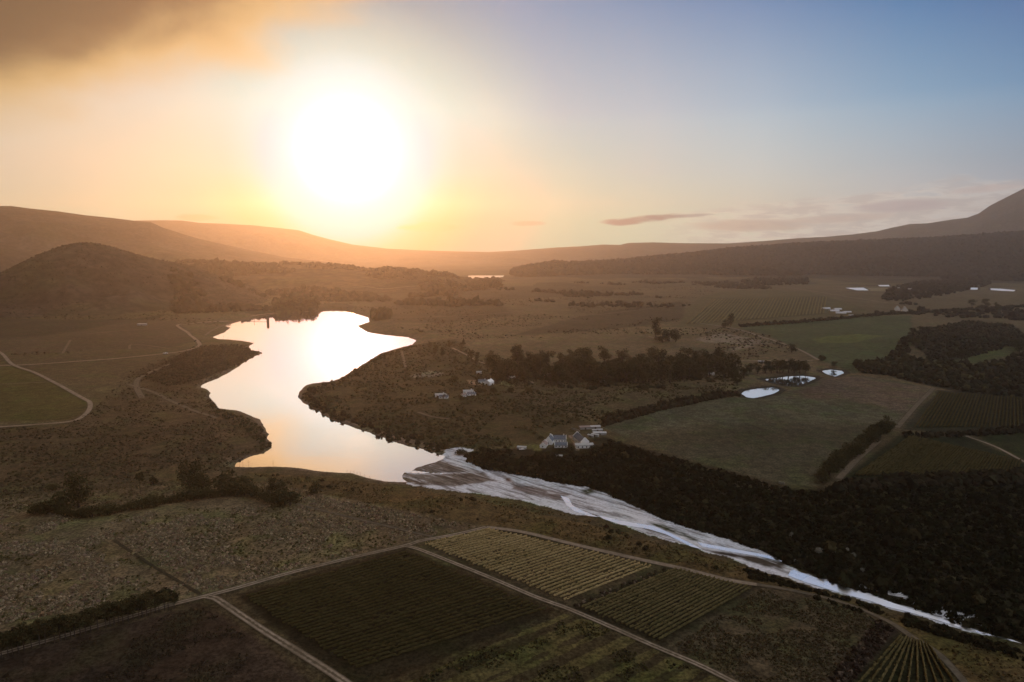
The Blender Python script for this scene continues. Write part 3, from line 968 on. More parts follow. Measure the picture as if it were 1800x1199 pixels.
def vine_row(a, b, h, w, mat, label, group, seg=.8, leaves=2.2):
    a = np.array(a); b = np.array(b)
    L = np.linalg.norm(b - a)
    n = max(3, int(L / seg))
    t = np.linspace(0, 1, n)
    c = a + (b - a) * t[:, None]
    u = (b - a) / L
    nrm = np.array((-u[1], u[0]))
    zz = height(c[:, 0], c[:, 1], False)
    gap = (vn(t * L / 2.3 + 7 * a[0], t * 0 + a[1], 3) > .18) * .7 + .3
    prof = [(-.5, .28), (-.62, .62), (-.34, .98), (.34, 1.02), (.62, .6), (.5, .28)]
    Vs = []
    for (pu, pz) in prof:
        j = rng.normal(0, .13, n)
        q = c + nrm * ((pu * w * (.8 + .4 * rng.random(n)) + j * w))[:, None]
        Vs.append(np.column_stack([q, zz + pz * h * gap * (.82 + .36 * rng.random(n))]))
    Vv = np.concatenate(Vs)
    k = len(prof)
    Fq = np.array([(p * n + i, p * n + i + 1, ((p + 1) % k) * n + i + 1, ((p + 1) % k) * n + i) for p in range(k) for i in range(n - 1)])
    m = int(L * leaves)
    ti = rng.random(m)
    cc = a + (b - a) * ti[:, None] + nrm * rng.normal(0, .42 * w, m)[:, None]
    zc = np.interp(ti, t, zz) + h * (.35 + .8 * rng.random(m))
    ctr = np.column_stack([cc, zc])
    e1 = rng.normal(0, 1, (m, 3)); e1 /= np.linalg.norm(e1, axis=1)[:, None]
    e2 = np.cross(e1, rng.normal(0, 1, (m, 3))); e2 /= np.linalg.norm(e2, axis=1)[:, None]
    s = (.16 + .18 * rng.random(m))[:, None]
    LV = np.stack([ctr - e1 * s - e2 * s, ctr + e1 * s - e2 * s, ctr + e1 * s + e2 * s, ctr - e1 * s + e2 * s], 1).reshape(-1, 3)
    b0 = len(Vv)
    LF = b0 + np.arange(4 * m).reshape(-1, 4)
    o = mesh_np('vine_row', np.concatenate([Vv, LV]) - np.array((a[0], a[1], zz[0])), [Fq[:, ::-1], LF], mat)
    o.location = (a[0], a[1], zz[0])
    tag(o, label, 'vine row', group)
    return o


def block(c00, c01, c10, c11, n, h, w, mat, label, group, ends=1.0, **kw):
    """rows run from the edge c00-c10 to the edge c01-c11"""
    q = [np.array(plane_hit(*p, 3)) for p in (c00, c01, c10, c11)]
    for i in range(n):
        t = (i + .5) / n
        a = q[0] + (q[2] - q[0]) * t; b = q[1] + (q[3] - q[1]) * t
        d = (b - a) / np.linalg.norm(b - a)
        vine_row(a + d * rng.uniform(-1, 1) * ends, b + d * rng.uniform(-1, 1) * ends, h * rng.uniform(.92, 1.08), w, mat, label, group, **kw)


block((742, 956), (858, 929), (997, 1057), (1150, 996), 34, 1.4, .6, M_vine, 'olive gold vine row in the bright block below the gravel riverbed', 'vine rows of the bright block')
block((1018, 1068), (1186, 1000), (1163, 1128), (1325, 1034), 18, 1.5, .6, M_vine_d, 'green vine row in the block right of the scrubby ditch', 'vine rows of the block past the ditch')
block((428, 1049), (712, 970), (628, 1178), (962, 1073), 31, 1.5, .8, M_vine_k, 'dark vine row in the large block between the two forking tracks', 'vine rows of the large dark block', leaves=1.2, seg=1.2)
block((1490, 1215), (1582, 1119), (1700, 1222), (1632, 1134), 11, 1.6, .6, M_vine_d, 'thin vine row in the small block at the lower right corner', 'vine rows of the lower right block')
M_orch = foliage_mat('orchard_leaves', (.15, .125, .06), (.22, .175, .09), .25)
block((1203, 570), (1255, 526), (1450, 551), (1455, 523), 36, 2.4, 3.4, M_orch, 'far orchard row in the field left of the white tunnels', 'orchard rows of the far field', seg=8, leaves=.25)
block((1500, 838), (1600, 768), (1790, 834), (1796, 812), 44, 2.2, 1.3, M_vine_k, 'dark orchard row behind the windbreak of the right bank', 'orchard rows of the right bank', seg=2.5, leaves=.5)
block((1605, 752), (1650, 690), (1880, 752), (1860, 705), 38, 2.2, 1.3, M_vine_k, 'dim orchard row above the right bank hedge line', 'orchard rows of the upper right block', seg=3, leaves=.4)

# ------------------------------------------------------------------ scrub: what nobody could count
ICO_V = None
def ico():
    t = (1 + 5 ** .5) / 2
    v = np.array([(-1, t, 0), (1, t, 0), (-1, -t, 0), (1, -t, 0), (0, -1, t), (0, 1, t), (0, -1, -t), (0, 1, -t), (t, 0, -1), (t, 0, 1), (-t, 0, -1), (-t, 0, 1)], float)
    v /= np.linalg.norm(v[0])
    f = np.array([(0, 11, 5), (0, 5, 1), (0, 1, 7), (0, 7, 10), (0, 10, 11), (1, 5, 9), (5, 11, 4), (11, 10, 2), (10, 7, 6), (7, 1, 8), (3, 9, 4), (3, 4, 2), (3, 2, 6), (3, 6, 8), (3, 8, 9), (4, 9, 5), (2, 4, 11), (6, 2, 10), (8, 6, 7), (9, 8, 1)])
    return v, f
IV, IF = ico()


def scatter(pts, n, lod=900.0, avoid=(), z=3.0, clump=None, thr=0.0, seed=0):
    """random ground points inside a traced outline, thinned with distance beyond LOD"""
    PW = poly_w(pts, z)
    r_ = np.random.default_rng(seed)
    lo = PW.min(0); hi = PW.max(0)
    x = r_.uniform(lo[0], hi[0], n); y = r_.uniform(lo[1], hi[1], n)
    keep = inside(PW, x, y) & (r_.random(n) < np.minimum(1, (lod / np.hypot(x, y)) ** 1.5))
    x = x[keep]; y = y[keep]
    if clump:
        k = fbm(x, y, clump, 3, seed + 5) > thr
        x = x[k]; y = y[k]
    k = (sdist(LAKE, x, y, 10) > 1.2) & (sdist(RIVER, x, y, 10) > .5)
    for PP in PONDS:
        k &= sdist(PP, x, y, 5) > 2
    for a in avoid:
        k &= ~inside(a, x, y)
    for c, w in ROADS:
        lo = c.min(0) - w; hi = c.max(0) + w
        m = np.nonzero((x > lo[0]) & (x < hi[0]) & (y > lo[1]) & (y < hi[1]))[0]
        if len(m):
            for p in c:
                k[m] &= (x[m] - p[0]) ** 2 + (y[m] - p[1]) ** 2 > (w * .5 + 3.0) ** 2
    return x[k], y[k]


def blobs(name, x, y, size, hratio, tint, kind_label, leafy=False, seed=1, mat=None, jit=.35, pale=None):
    """a mass of small shrubs in ONE object"""
    r_ = np.random.default_rng(seed)
    n = len(x)
    if not n:
        return
    z = height(x, y, False)
    s = size[0] + (size[1] - size[0]) * r_.random(n) ** 2
    hh = hratio * (.7 + .6 * r_.random(n))
    if leafy:
        k = leafy
        d = r_.normal(0, 1, (n, k, 3)); d /= np.linalg.norm(d, axis=2)[..., None]
        d[..., 2] = np.abs(d[..., 2])
        c = d * (s[:, None, None] * .5) * (.55 + .5 * r_.random((n, k, 1)))
        c[..., 2] *= (hh * 1.6)[:, None]
        c += np.stack([x, y, z], 1)[:, None, :]
        e1 = r_.normal(0, 1, (n, k, 3)); e1 -= d * (e1 * d).sum(2, keepdims=True) * .6; e1 /= np.linalg.norm(e1, axis=2)[..., None]
        e2 = np.cross(d, e1); e2 /= np.linalg.norm(e2, axis=2)[..., None] + 1e-9
        q = (s[:, None, None] * .24) * (.7 + .6 * r_.random((n, k, 1)))
        Vv = np.stack([c - e1 * q - e2 * q, c + e1 * q - e2 * q, c + e2 * q * 1.5], 2).reshape(-1, 3)
        Ff = np.arange(n * k * 3).reshape(-1, 3)
        per = k * 3
    else:
        V0 = IV[None] * (1 + jit * r_.normal(0, 1, (n, 12, 1)) * .6)
        a = r_.random(n) * 6.28
        ca, sa = np.cos(a)[:, None], np.sin(a)[:, None]
        vx = V0[..., 0] * ca - V0[..., 1] * sa; vy = V0[..., 0] * sa + V0[..., 1] * ca
        Vv = np.stack([vx * s[:, None] * .5 + x[:, None], vy * s[:, None] * .5 + y[:, None], (V0[..., 2] * .5 + .32) * (s * hh)[:, None] + z[:, None]], 2).reshape(-1, 3)
        Ff = (np.arange(n)[:, None, None] * 12 + IF[None]).reshape(-1, 3)
        per = 12
    t = np.array(tint)[None] * (.6 + .8 * r_.random((n, 1))) * (1 + .07 * r_.normal(0, 1, (n, 3)))
    if pale is not None:
        w = (r_.random(n) < pale[1])[:, None]
        t = np.where(w, np.array(pale[0])[None] * (.7 + .6 * r_.random((n, 1))), t)
    cols = np.repeat(np.clip(t, .003, .7), per, 0)
    o = mesh_np(name, Vv, [Ff], mat or M_leafcol, cols=cols)
    tag(o, kind_label, None, None, 'stuff')
    return o


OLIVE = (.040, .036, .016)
DARK = (.020, .020, .010)
# dense dark bush of the right bank
PB = [(795, 800), (850, 821), (1000, 848), (1062, 862), (1133, 892), (1200, 920), (1283, 944), (1366, 976), (1470, 1020), (1533, 1040), (1660, 1082), (1800, 1122), (2250, 1290), (2250, 858), (1700, 860), (1480, 858), (1430, 866), (1390, 862), (1290, 836), (1190, 808), (1130, 794), (1060, 770), (1045, 790), (940, 800), (850, 788)]
FARMYARD = poly_w([(900, 765), (945, 755), (1000, 745), (1070, 745), (1075, 775), (1030, 800), (900, 805)], 3)
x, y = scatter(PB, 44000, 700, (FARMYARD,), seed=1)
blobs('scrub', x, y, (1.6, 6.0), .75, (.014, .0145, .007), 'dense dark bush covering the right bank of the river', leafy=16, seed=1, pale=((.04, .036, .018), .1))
x, y = scatter(PB, 900, 9000, (FARMYARD,), clump=60, thr=-.05, seed=101)
blobs('scrub', x, y, (4, 8.5), .95, (.022, .021, .010), 'taller trees standing out of the dark bush on the right bank', leafy=60, seed=101, pale=((.05, .042, .02), .15))
# spit and village ground
PS = [(533, 700), (545, 680), (600, 668), (660, 633), (730, 606), (800, 604), (880, 640), (1290, 650), (1300, 690), (1150, 720), (1058, 750), (1040, 745), (950, 755), (900, 790), (838, 788), (780, 796), (700, 772), (620, 744), (560, 716)]
VILLAGE = poly_w([(715, 650), (790, 645), (915, 655), (915, 700), (765, 710)], 3)
x, y = scatter(PS, 30000, 700, (FARMYARD,), clump=40, thr=-.25, seed=2)
blobs('scrub', x, y, (1.6, 4.5), .65, (.047, .041, .019), 'brown green scrub covering the spit behind the lake', seed=2, jit=.5)
x, y = scatter([(528, 694), (535, 706), (560, 720), (600, 740), (650, 757), (700, 773), (740, 785), (780, 795), (790, 786), (720, 762), (650, 742), (590, 722), (550, 695), (560, 680), (540, 682)], 1500, 9000, seed=22)
blobs('scrub', x, y, (3, 7.5), 1.0, (.036, .031, .016), 'tall bushes along the near shore of the spit', seed=22, leafy=30)
x, y = scatter([(540, 681), (600, 664), (645, 638), (672, 622), (727, 606), (728, 611), (680, 627), (650, 643), (610, 668), (560, 680)], 700, 9000, seed=23)
blobs('scrub', x, y, (3, 7), .9, (.034, .030, .014), 'bushes along the far shore of the spit', seed=23, leafy=24)
x, y = scatter([(486, 551), (520, 548), (556, 546), (556, 542), (520, 543), (484, 547)], 500, 9000, seed=24)
blobs('woodland', x, y, (12, 24), 1.5, (.034, .030, .014), 'tall trees standing at the far end of the lake', seed=24, leafy=30)
# left shore
PL = [(-60, 752), (100, 752), (160, 725), (230, 655), (345, 611), (445, 607), (458, 622), (430, 640), (356, 676), (385, 716), (440, 736), (468, 760), (476, 785), (430, 800), (395, 822), (60, 865), (-60, 880)]
x, y = scatter(PL, 34000, 600, clump=30, thr=-.3, seed=3)
blobs('scrub', x, y, (1.3, 3.4), .6, (.062, .048, .026), 'low heath covering the left shore of the lake', seed=3, jit=.5)
x, y = scatter([(370, 690), (385, 716), (440, 734), (468, 756), (478, 785), (462, 790), (440, 760), (400, 735), (360, 712)], 1500, 900, seed=33)
blobs('scrub', x, y, (2.5, 5), .8, OLIVE, 'bushes along the left lake shore', seed=33, leafy=18)
x, y = scatter([(240, 665), (345, 612), (447, 604), (461, 620), (430, 636), (356, 664), (300, 680)], 6500, 900, seed=34)
blobs('scrub', x, y, (2, 5), .7, (.045, .034, .018), 'brown bushes on the small left headland', seed=34, jit=.5)
# strip between the riverbed and the vines
PR = [(430, 828), (600, 838), (712, 856), (800, 868), (912, 883), (1000, 902), (1120, 938), (1200, 960), (1290, 988), (1396, 1022), (1500, 1052), (1600, 1080), (1800, 1142), (1800, 1235), (1735, 1235), (1650, 1140), (1560, 1082), (1480, 1056), (1330, 1020), (1200, 990), (1000, 950), (870, 922), (700, 895), (560, 868)]
x, y = scatter(PR, 26000, 600, clump=18, thr=-.2, seed=4)
blobs('scrub', x, y, (.7, 1.9), .7, (.078, .056, .024), 'brown grass tussocks between the riverbed and the vineyards', seed=4, leafy=9)
x, y = scatter(PR, 1500, 900, clump=40, thr=.12, seed=41)
blobs('scrub', x, y, (1.8, 4.2), .75, (.034, .028, .014), 'scattered dark bushes between the riverbed and the vineyards', seed=41, leafy=26)
x, y = scatter([(1285, 984), (1396, 1021), (1450, 1037), (1533, 1060), (1600, 1079), (1700, 1110), (1800, 1140), (1800, 1162), (1690, 1128), (1560, 1090), (1480, 1066), (1380, 1036), (1280, 1002)], 5200, 900, seed=42, clump=14, thr=-.3)
blobs('scrub', x, y, (1.8, 4.0), .8, (.022, .020, .010), 'dark bank bushes along the lower river', seed=42, leafy=26)
# pale tufted grassland
PG = [(-60, 905), (60, 885), (190, 905), (330, 895), (510, 888), (545, 868), (840, 926), (704, 956), (600, 980), (500, 1005), (420, 1030), (350, 1044), (200, 1060), (-60, 1110)]
x, y = scatter(PG, 60000, 900, clump=16, thr=-.1, seed=5)
blobs('grass', x, y, (.8, 2.5), .55, (.21, .162, .10), 'pale tufts of dry grass in the field above the forking track', seed=5, leafy=12, pale=((.32, .25, .16), .2))
x, y = scatter(PG, 9000, 900, clump=22, thr=-.1, seed=51)
blobs('grass', x, y, (.8, 2.2), .6, (.07, .062, .022), 'green low growth between the pale tufts', seed=51, leafy=10)
x, y = scatter([(-60, 865), (60, 858), (200, 850), (400, 838), (520, 856), (560, 872), (500, 866), (330, 880), (150, 895), (-60, 900)], 3500, 900, seed=52)
blobs('grass', x, y, (1, 2.4), .6, (.10, .08, .04), 'rough grass behind the hedge', seed=52, leafy=10)
x, y = scatter([(-40, 1175), (0, 1165), (200, 1108), (350, 1066), (385, 1085), (470, 1140), (580, 1230), (-40, 1230)], 9000, 900, clump=20, thr=-.1, seed=53)
blobs('grass', x, y, (.6, 1.5), .5, (.040, .030, .018), 'dark stubble in the lower left field', seed=53, leafy=8)
x, y = scatter([(705, 1205), (975, 1078), (1050, 1098), (1150, 1142), (1280, 1205)], 6000, 900, clump=14, thr=0, seed=54)
blobs('grass', x, y, (.6, 1.7), .6, (.055, .05, .018), 'weedy growth in the lower centre field', seed=54, leafy=9, pale=((.02, .018, .01), .3))
x, y = scatter([(1175, 1142), (1335, 1036), (1520, 1074), (1560, 1100), (1440, 1210), (1310, 1210)], 9000, 900, clump=20, thr=-.2, seed=55)
blobs('grass', x, y, (.6, 1.7), .6, (.075, .058, .030), 'rough brown grass right of the second vineyard', seed=55, leafy=9)
x, y = scatter([(1008, 1062), (1160, 1000), (1180, 999), (1014, 1070)], 700, 900, seed=56)
blobs('scrub', x, y, (.9, 2.4), .7, (.045, .034, .022), 'scrubby ditch between the two vine blocks', seed=56, leafy=16, pale=((.18, .14, .10), .25))
x, y = scatter([(1440, 1215), (1545, 1085), (1580, 1100), (1485, 1215)], 2200, 900, seed=57)
blobs('scrub', x, y, (.9, 2.6), .7, (.040, .028, .020), 'brown scrub strip beside the corner vines', seed=57, leafy=14, pale=((.16, .12, .09), .12))
# mid distance
x, y = scatter([(862, 662), (900, 640), (1000, 636), (1180, 640), (1290, 636), (1300, 664), (1180, 684), (1040, 686), (900, 676)], 5200, 9000, seed=66, clump=40, thr=0.05)
blobs('woodland', x, y, (3, 8), 1.0, (.034, .030, .016), 'dark undergrowth below the plantation trees', seed=66, jit=.5)
x, y = scatter([(-100, 500), (-100, 640), (300, 612), (350, 604), (400, 592), (390, 574), (470, 550), (560, 543), (640, 550), (700, 580), (820, 600), (1130, 590), (1230, 590), (1300, 640), (1440, 640), (1440, 600), (1300, 578), (1190, 570), (1240, 515), (1400, 500), (900, 500), (640, 510), (300, 530)], 110000, 1500, tuple(q[0] for q in Z if q[2]), clump=150, thr=-.02, seed=6)
blobs('scrub', x, y, (2, 6), .6, (.064, .051, .029), 'thickets scattered over the plain beyond the lake', seed=6, jit=.5)
x, y = scatter([(480, 547), (560, 543), (562, 527), (520, 524), (480, 534)], 260, 9000, seed=61)
blobs('woodland', x, y, (12, 22), 1.3, OLIVE, 'dark wood at the far end of the lake', seed=61, jit=.5)
x, y = scatter([(652, 562), (682, 565), (690, 556), (655, 552)], 300, 9000, seed=62)
blobs('woodland', x, y, (10, 19), 1.5, OLIVE, 'clump of tall trees on the far right lake shore', seed=62, jit=.5)
x, y = scatter([(1590, 605), (1620, 580), (1700, 565), (1775, 572), (1800, 590), (1800, 618), (1720, 630), (1640, 634)], 6000, 9000, seed=63, clump=40, thr=-.6)
blobs('woodland', x, y, (4, 10), .9, (.036, .032, .019), 'rounded knoll covered in dark bush', seed=63, jit=.5)
x, y = scatter([(1500, 640), (1560, 632), (1590, 600), (1600, 632), (1720, 642), (1800, 628), (1900, 630), (1900, 720), (1800, 700), (1700, 690), (1640, 678), (1560, 662), (1510, 655)], 9000, 9000, seed=64, clump=45, thr=-.5)
blobs('woodland', x, y, (3, 11), .95, (.030, .027, .014), 'dark wood behind the right bank orchards', seed=64, jit=.5, pale=((.07, .06, .026), .12))
for k, (pl, nn, sz) in enumerate((([(1300, 495), (1340, 490), (1420, 490), (1422, 500), (1320, 504)], 260, (14, 24)), ([(1550, 528), (1560, 510), (1610, 497), (1740, 488), (1742, 500), (1700, 510), (1650, 522), (1590, 530)], 900, (12, 22)),
                                  ([(1300, 572.5), (1430, 563.5), (1560, 552), (1800, 537.5), (1800, 540), (1560, 554.5), (1430, 566.5), (1300, 576)], 1500, (5, 9)), ([(1480, 852), (1560, 846), (1800, 832), (1900, 832), (1900, 850), (1560, 860), (1470, 866)], 900, (4, 9)),
                                  ([(1590, 764), (1700, 762), (1800, 752), (1900, 742), (1900, 752), (1800, 762), (1700, 769), (1590, 770)], 420, (3.5, 6.5)), ([(1060, 738), (1150, 715), (1280, 690), (1300, 694), (1160, 722), (1060, 750)], 700, (4, 8)))):
    x, y = scatter(pl, nn * 14, 9000, seed=70 + k)
    x = x[:nn]; y = y[:nn]
    blobs('woodland', x, y, sz, 1.0, (.026, .022, .013), ('dark belt of trees on the far plain', 'dark wood around the far right ponds', 'hedge line below the tunnels', 'dark hedge along the lower edge of the orchards', 'hedge between the two right orchards', 'hedge along the upper edge of the meadow')[k], seed=70 + k, jit=.5)


def polar_wood(name, a0, a1, r0, r1, n, size, tint, label, seed, cond=None, thr=-9, sc=300):
    r_ = np.random.default_rng(seed)
    a = r_.uniform(azel(a0, 440)[0], azel(a1, 440)[0], n)
    r = np.sqrt(r_.uniform(0, 1, n) * (r1 ** 2 - r0 ** 2) + r0 ** 2)
    x = np.sin(a) * r; y = np.cos(a) * r
    k = fbm(x, y, sc, 3, seed) > thr
    k &= (sdist(FARLAKE, x, y, 60) > 25) & (sdist(LAKE, x, y, 40) > 25)
    for q in Z:
        if q[2]:
            k &= ~inside(q[0], x, y)
    if cond is not None:
        k &= cond(a, r, x, y)
    blobs(name, x[k], y[k], size, .85, tint, label, seed=seed, jit=.5)


polar_wood('woodland', 860, 1830, 4600, 8700, 60000, (20, 44), (.022, .020, .014), 'dark forest covering the long right ridge', 81, lambda a, r, x, y: ridge_h(4, a, r, x, y) > 12)
polar_wood('woodland', 300, 880, 2300, 4600, 14000, (12, 30), (.040, .032, .018), 'woods scattered over the plateau beyond the lake', 82, None, .02)
polar_wood('woodland', 860, 1830, 2300, 4300, 9000, (10, 22), (.036, .030, .020), 'thickets on the plain below the right ridge', 83, lambda a, r, x, y: (ridge_h(4, a, r, x, y) < 12) & ~((a > azel(1440, 440)[0]) & (r > 2900)), .18)
polar_wood('scrub', -80, 520, 1900, 3900, 12000, (2.5, 5.5), (.052, .041, .028), 'heath covering the rounded left hill', 84, lambda a, r, x, y: ridge_h(0, a, r, x, y) > 6, -.15, 200)

# ------------------------------------------------------------------ trees: trunk + crown each
def leaf_cloud(lumps, n, s, seed):
    r_ = np.random.default_rng(seed)
    vol = np.array([l[3] * l[4] for l in lumps]); vol = vol / vol.sum()
    idx = r_.choice(len(lumps), n, p=vol)
    Lm = np.array(lumps)[idx]
    d = r_.normal(0, 1, (n, 3)); d /= np.linalg.norm(d, axis=1)[:, None]
    rad = r_.random(n) ** .45
    c = Lm[:, :3] + d * rad[:, None] * Lm[:, [3, 3, 4]]
    e1 = r_.normal(0, 1, (n, 3)); e1 /= np.linalg.norm(e1, axis=1)[:, None]
    e2 = np.cross(e1, r_.normal(0, 1, (n, 3))); e2 /= np.linalg.norm(e2, axis=1)[:, None]
    q = (s * (.6 + .8 * r_.random(n)))[:, None]
    V_ = np.stack([c - e1 * q, c - e2 * q * .7, c + e1 * q, c + e2 * q * .7], 1).reshape(-1, 3)
    return V_, np.arange(4 * n).reshape(-1, 4)


def make_tree(name, h, kind, seed, mat):
    r_ = random.Random(seed)
    root = empty(name, (0, 0, 0))
    t = MB()
    lumps = []
    if kind == 'tall':
        t.tube((0, 0, -.5), (r_.uniform(-.3, .3), r_.uniform(-.3, .3), h * .75), h * .022, h * .008)
        for k in range(7):
            z = h * (.28 + .62 * k / 6); a = r_.uniform(0, 6.28); rr_ = h * .11 * r_.uniform(.5, 1.2)
            p = (math.cos(a) * rr_, math.sin(a) * rr_, z)
            t.tube((0, 0, z * .8), p, h * .008, h * .003, 5)
            lumps.append((*p, h * r_.uniform(.11, .17), h * r_.uniform(.09, .15)))
        n = 620
    elif kind == 'pine':
        t.tube((0, 0, -.5), (0, 0, h * .85), h * .02, h * .006)
        for k in range(8):
            z = h * (.22 + .7 * k / 7)
            w = h * .20 * (1.1 - k / 8)
            a = r_.uniform(0, 6.28)
            lumps.append((math.cos(a) * w * .3, math.sin(a) * w * .3, z, w, h * .07))
            t.tube((0, 0, z), (math.cos(a) * w, math.sin(a) * w, z + .3), h * .006, h * .002, 5)
        n = 560
    elif kind == 'broad':
        t.tube((0, 0, -.5), (0, 0, h * .42), h * .035, h * .02)
        for k in range(9):
            a = k * 2.4 + r_.uniform(-.4, .4); rr_ = h * .24 * r_.uniform(.3, 1.1)
            p = (math.cos(a) * rr_, math.sin(a) * rr_, h * r_.uniform(.24, .80))
            t.tube((0, 0, h * .25), p, h * .014, h * .005, 5)
            lumps.append((*p, h * r_.uniform(.15, .24), h * r_.uniform(.13, .19)))
        n = 1000
    elif kind == 'thin':
        t.tube((0, 0, -.5), (.1, 0, h * .5), h * .016, h * .009)
        for k in range(6):
            a = r_.uniform(0, 6.28); rr_ = h * .13 * r_.uniform(.3, 1.0)
            p = (math.cos(a) * rr_, math.sin(a) * rr_, h * r_.uniform(.45, .9))
            t.tube((0, 0, h * .42), p, h * .008, h * .003, 5)
            lumps.append((*p, h * r_.uniform(.10, .16), h * r_.uniform(.09, .13)))
        n = 420
    else:
        t.tube((0, 0, -.3), (0, 0, h * .4), h * .04, h * .02)
        for k in range(6):
            a = r_.uniform(0, 6.28); rr_ = h * .38 * r_.uniform(.1, 1.0)
            p = (math.cos(a) * rr_, math.sin(a) * rr_, h * r_.uniform(.28, .62))
            t.tube((0, 0, h * .1), p, h * .015, h * .006, 5)
            lumps.append((*p, h * r_.uniform(.26, .4), h * r_.uniform(.24, .34)))
        n = 480
    tr = t.build('trunk', M_bark, root)
    V_, F_ = leaf_cloud(lumps, n, h * (.030 if kind != 'bush' else .055), seed)
    cr = mesh_np('crown', V_, [F_], mat, root)
    KIDS[root.name] = [tr, cr]
    return root


PROTO = {}
def plant(kind, px, py, h, label, group=None, cat='tree', name=None, mat=None, wid=1.0, jx=0, jy=0, xy=None):
    var = rng.integers(0, 3)
    name = name or {'tall': 'gum_tree', 'pine': 'pine_tree', 'broad': 'broadleaf_tree', 'thin': 'windbreak_tree', 'bush': 'bush'}[kind]
    key = (kind, int(var), name)
    first = key not in PROTO
    if first:
        PROTO[key] = make_tree(name, 10.0, kind, 100 + 7 * len(PROTO), mat or (M_leaf2 if kind in ('tall', 'thin') else M_leaf))
    o = PROTO[key] if first else copy_tree(PROTO[key])
    if xy is None:
        x, y, z = P(px, py)
    else:
        x, y = xy; z = hz(x, y)
    o.location = (x, y, z)
    o.rotation_euler = (0, 0, rng.uniform(0, 6.28))
    s = h / 10.0
    o.scale = (s * wid, s * wid, s)
    tag(o, label, cat, group)
    return o


# windbreak along the lower left track
LN = [(65, 1138), (165, 1120), (205, 1100)]
xs = [2, 13, 23, 33, 41, 56, 70, 80, 97, 105, 115, 124, 133, 142, 151, 160, 173, 186, 194, 202, 210, 218, 226, 235, 244, 251, 258, 266, 274, 281, 289, 297, 305]
for k, px in enumerate(xs):
    py = np.interp(px, [0, 100, 200, 300, 355], [1158, 1129, 1100, 1071, 1058])
    plant('thin', px + rng.uniform(-1.5, 1.5), py + rng.uniform(-1, 1), rng.uniform(11.5, 15) * (1 - .25 * (px > 270)), 'thin dark windbreak tree on the near edge of the lower left track', 'windbreak trees along the lower left track', wid=1.35)
x, y = scatter([(-40, 1150), (0, 1143), (100, 1116), (200, 1088), (310, 1052), (300, 1040), (200, 1066), (100, 1092), (0, 1120), (-40, 1130)], 2600, 900, seed=91)
blobs('scrub', x, y, (1.8, 4.6), .9, (.026, .024, .012), 'dark thicket along the upper side of the lower left track', seed=91, leafy=22)
# hedge with its trees
hx = [(62, 903), (74, 902), (86, 901), (98, 900), (112, 905), (124, 908), (138, 909), (150, 909), (163, 908), (176, 906), (189, 904), (202, 902), (214, 899), (226, 897), (238, 895), (250, 894), (262, 892), (274, 889), (286, 886), (298, 884), (310, 882), (322, 880), (334, 878), (346, 877), (358, 876), (370, 875),
      (382, 874), (394, 872), (406, 871), (418, 871), (430, 871), (442, 873), (454, 876), (466, 879), (478, 882), (490, 885), (502, 888), (510, 889)]
for k, (px, py) in enumerate(hx):
    hh = 9.5 + 2.0 * math.sin(k * .9) + (3.0 if 27 < k else 0)
    plant('bush', px, py, hh, 'rounded bush in the long hedge above the pale grassland', 'bushes of the long hedge', 'bush', 'hedge_bush', wid=1.25)
for (px, py, h, w, lab, kd) in ((103, 901, 13, 1.2, 'broad dark bush towards the left end of the long hedge', 'bush'), (138, 892, 24, .85, 'tall dark tree leaning over the left end of the long hedge', 'broad'), (247, 868, 19, .6, 'slender pale tree standing alone behind the long hedge', 'thin'),
                                (333, 866, 21, 1.0, 'tallest broad tree standing in the long hedge', 'broad'), (357, 868, 16, .9, 'smaller tree touching the tallest hedge tree on its right', 'broad'), (404, 862, 13, 1.3, 'wide rounded tree in the right half of the long hedge', 'bush'), (428, 864, 11, 1.2, 'low spreading tree beside the wide rounded hedge tree', 'bush'),
                                (480, 872, 14, .9, 'tree on the right end of the long hedge', 'broad'), (497, 874, 12, .9, 'last small tree at the right tip of the long hedge', 'broad'), (553, 870, 9.5, .75, 'lone small round tree right of the long hedge', 'bush'), (268, 852, 5, 1.3, 'low bush on the slope behind the slender tree', 'bush'), (94, 862, 5, 1.4, 'low bush on the slope above the left end of the hedge', 'bush')):
    plant(kd, px, py, h * 1.45, lab, None, 'tree' if kd != 'bush' else 'bush', {'bush': 'round_bush', 'broad': 'hedgerow_tree', 'thin': 'slender_tree'}[kd], wid=w)
# plantation behind the village
for k in range(105):
    px = 868 + (1292 - 868) * (k + rng.random()) / 105
    base = np.interp(px, [860, 950, 1050, 1150, 1290], [668, 672, 676, 672, 660])
    py = base + 4 - abs(rng.normal(0, 19))
    plant('tall' if k % 3 else 'broad', px, py, rng.uniform(18, 38), 'tall dark plantation tree in the belt behind the village', 'plantation trees behind the village', name='plantation_tree' if k % 3 else 'plantation_broad_tree', wid=1.6 if k % 3 else 1.15)
for k, (px, py, h) in enumerate(((912, 640, 30), (955, 640, 26), (1003, 636, 24), (1030, 640, 30), (1062, 640, 34), (1094, 640, 30), (1140, 645, 28), (1222, 640, 26), (1262, 640, 34), (1275, 648, 30))):
    plant('broad', px, py, h, 'round crowned plantation tree standing above the belt behind the village', 'round crowned plantation trees', name='plantation_crown_tree', wid=1.0)
for (px, py, h) in ((766, 622, 18), (778, 628, 18), (812, 619, 20), (815, 608, 16), (828, 636, 24), (838, 642, 22), (858, 650, 26), (862, 640, 24), (790, 612, 16), (756, 612, 14), (800, 640, 14)):
    plant('pine' if px % 2 else 'tall', px, py, h, 'dark tree beside the pale track above the village', 'trees beside the track above the village', name='track_side_pine' if px % 2 else 'track_side_gum', wid=1.3)
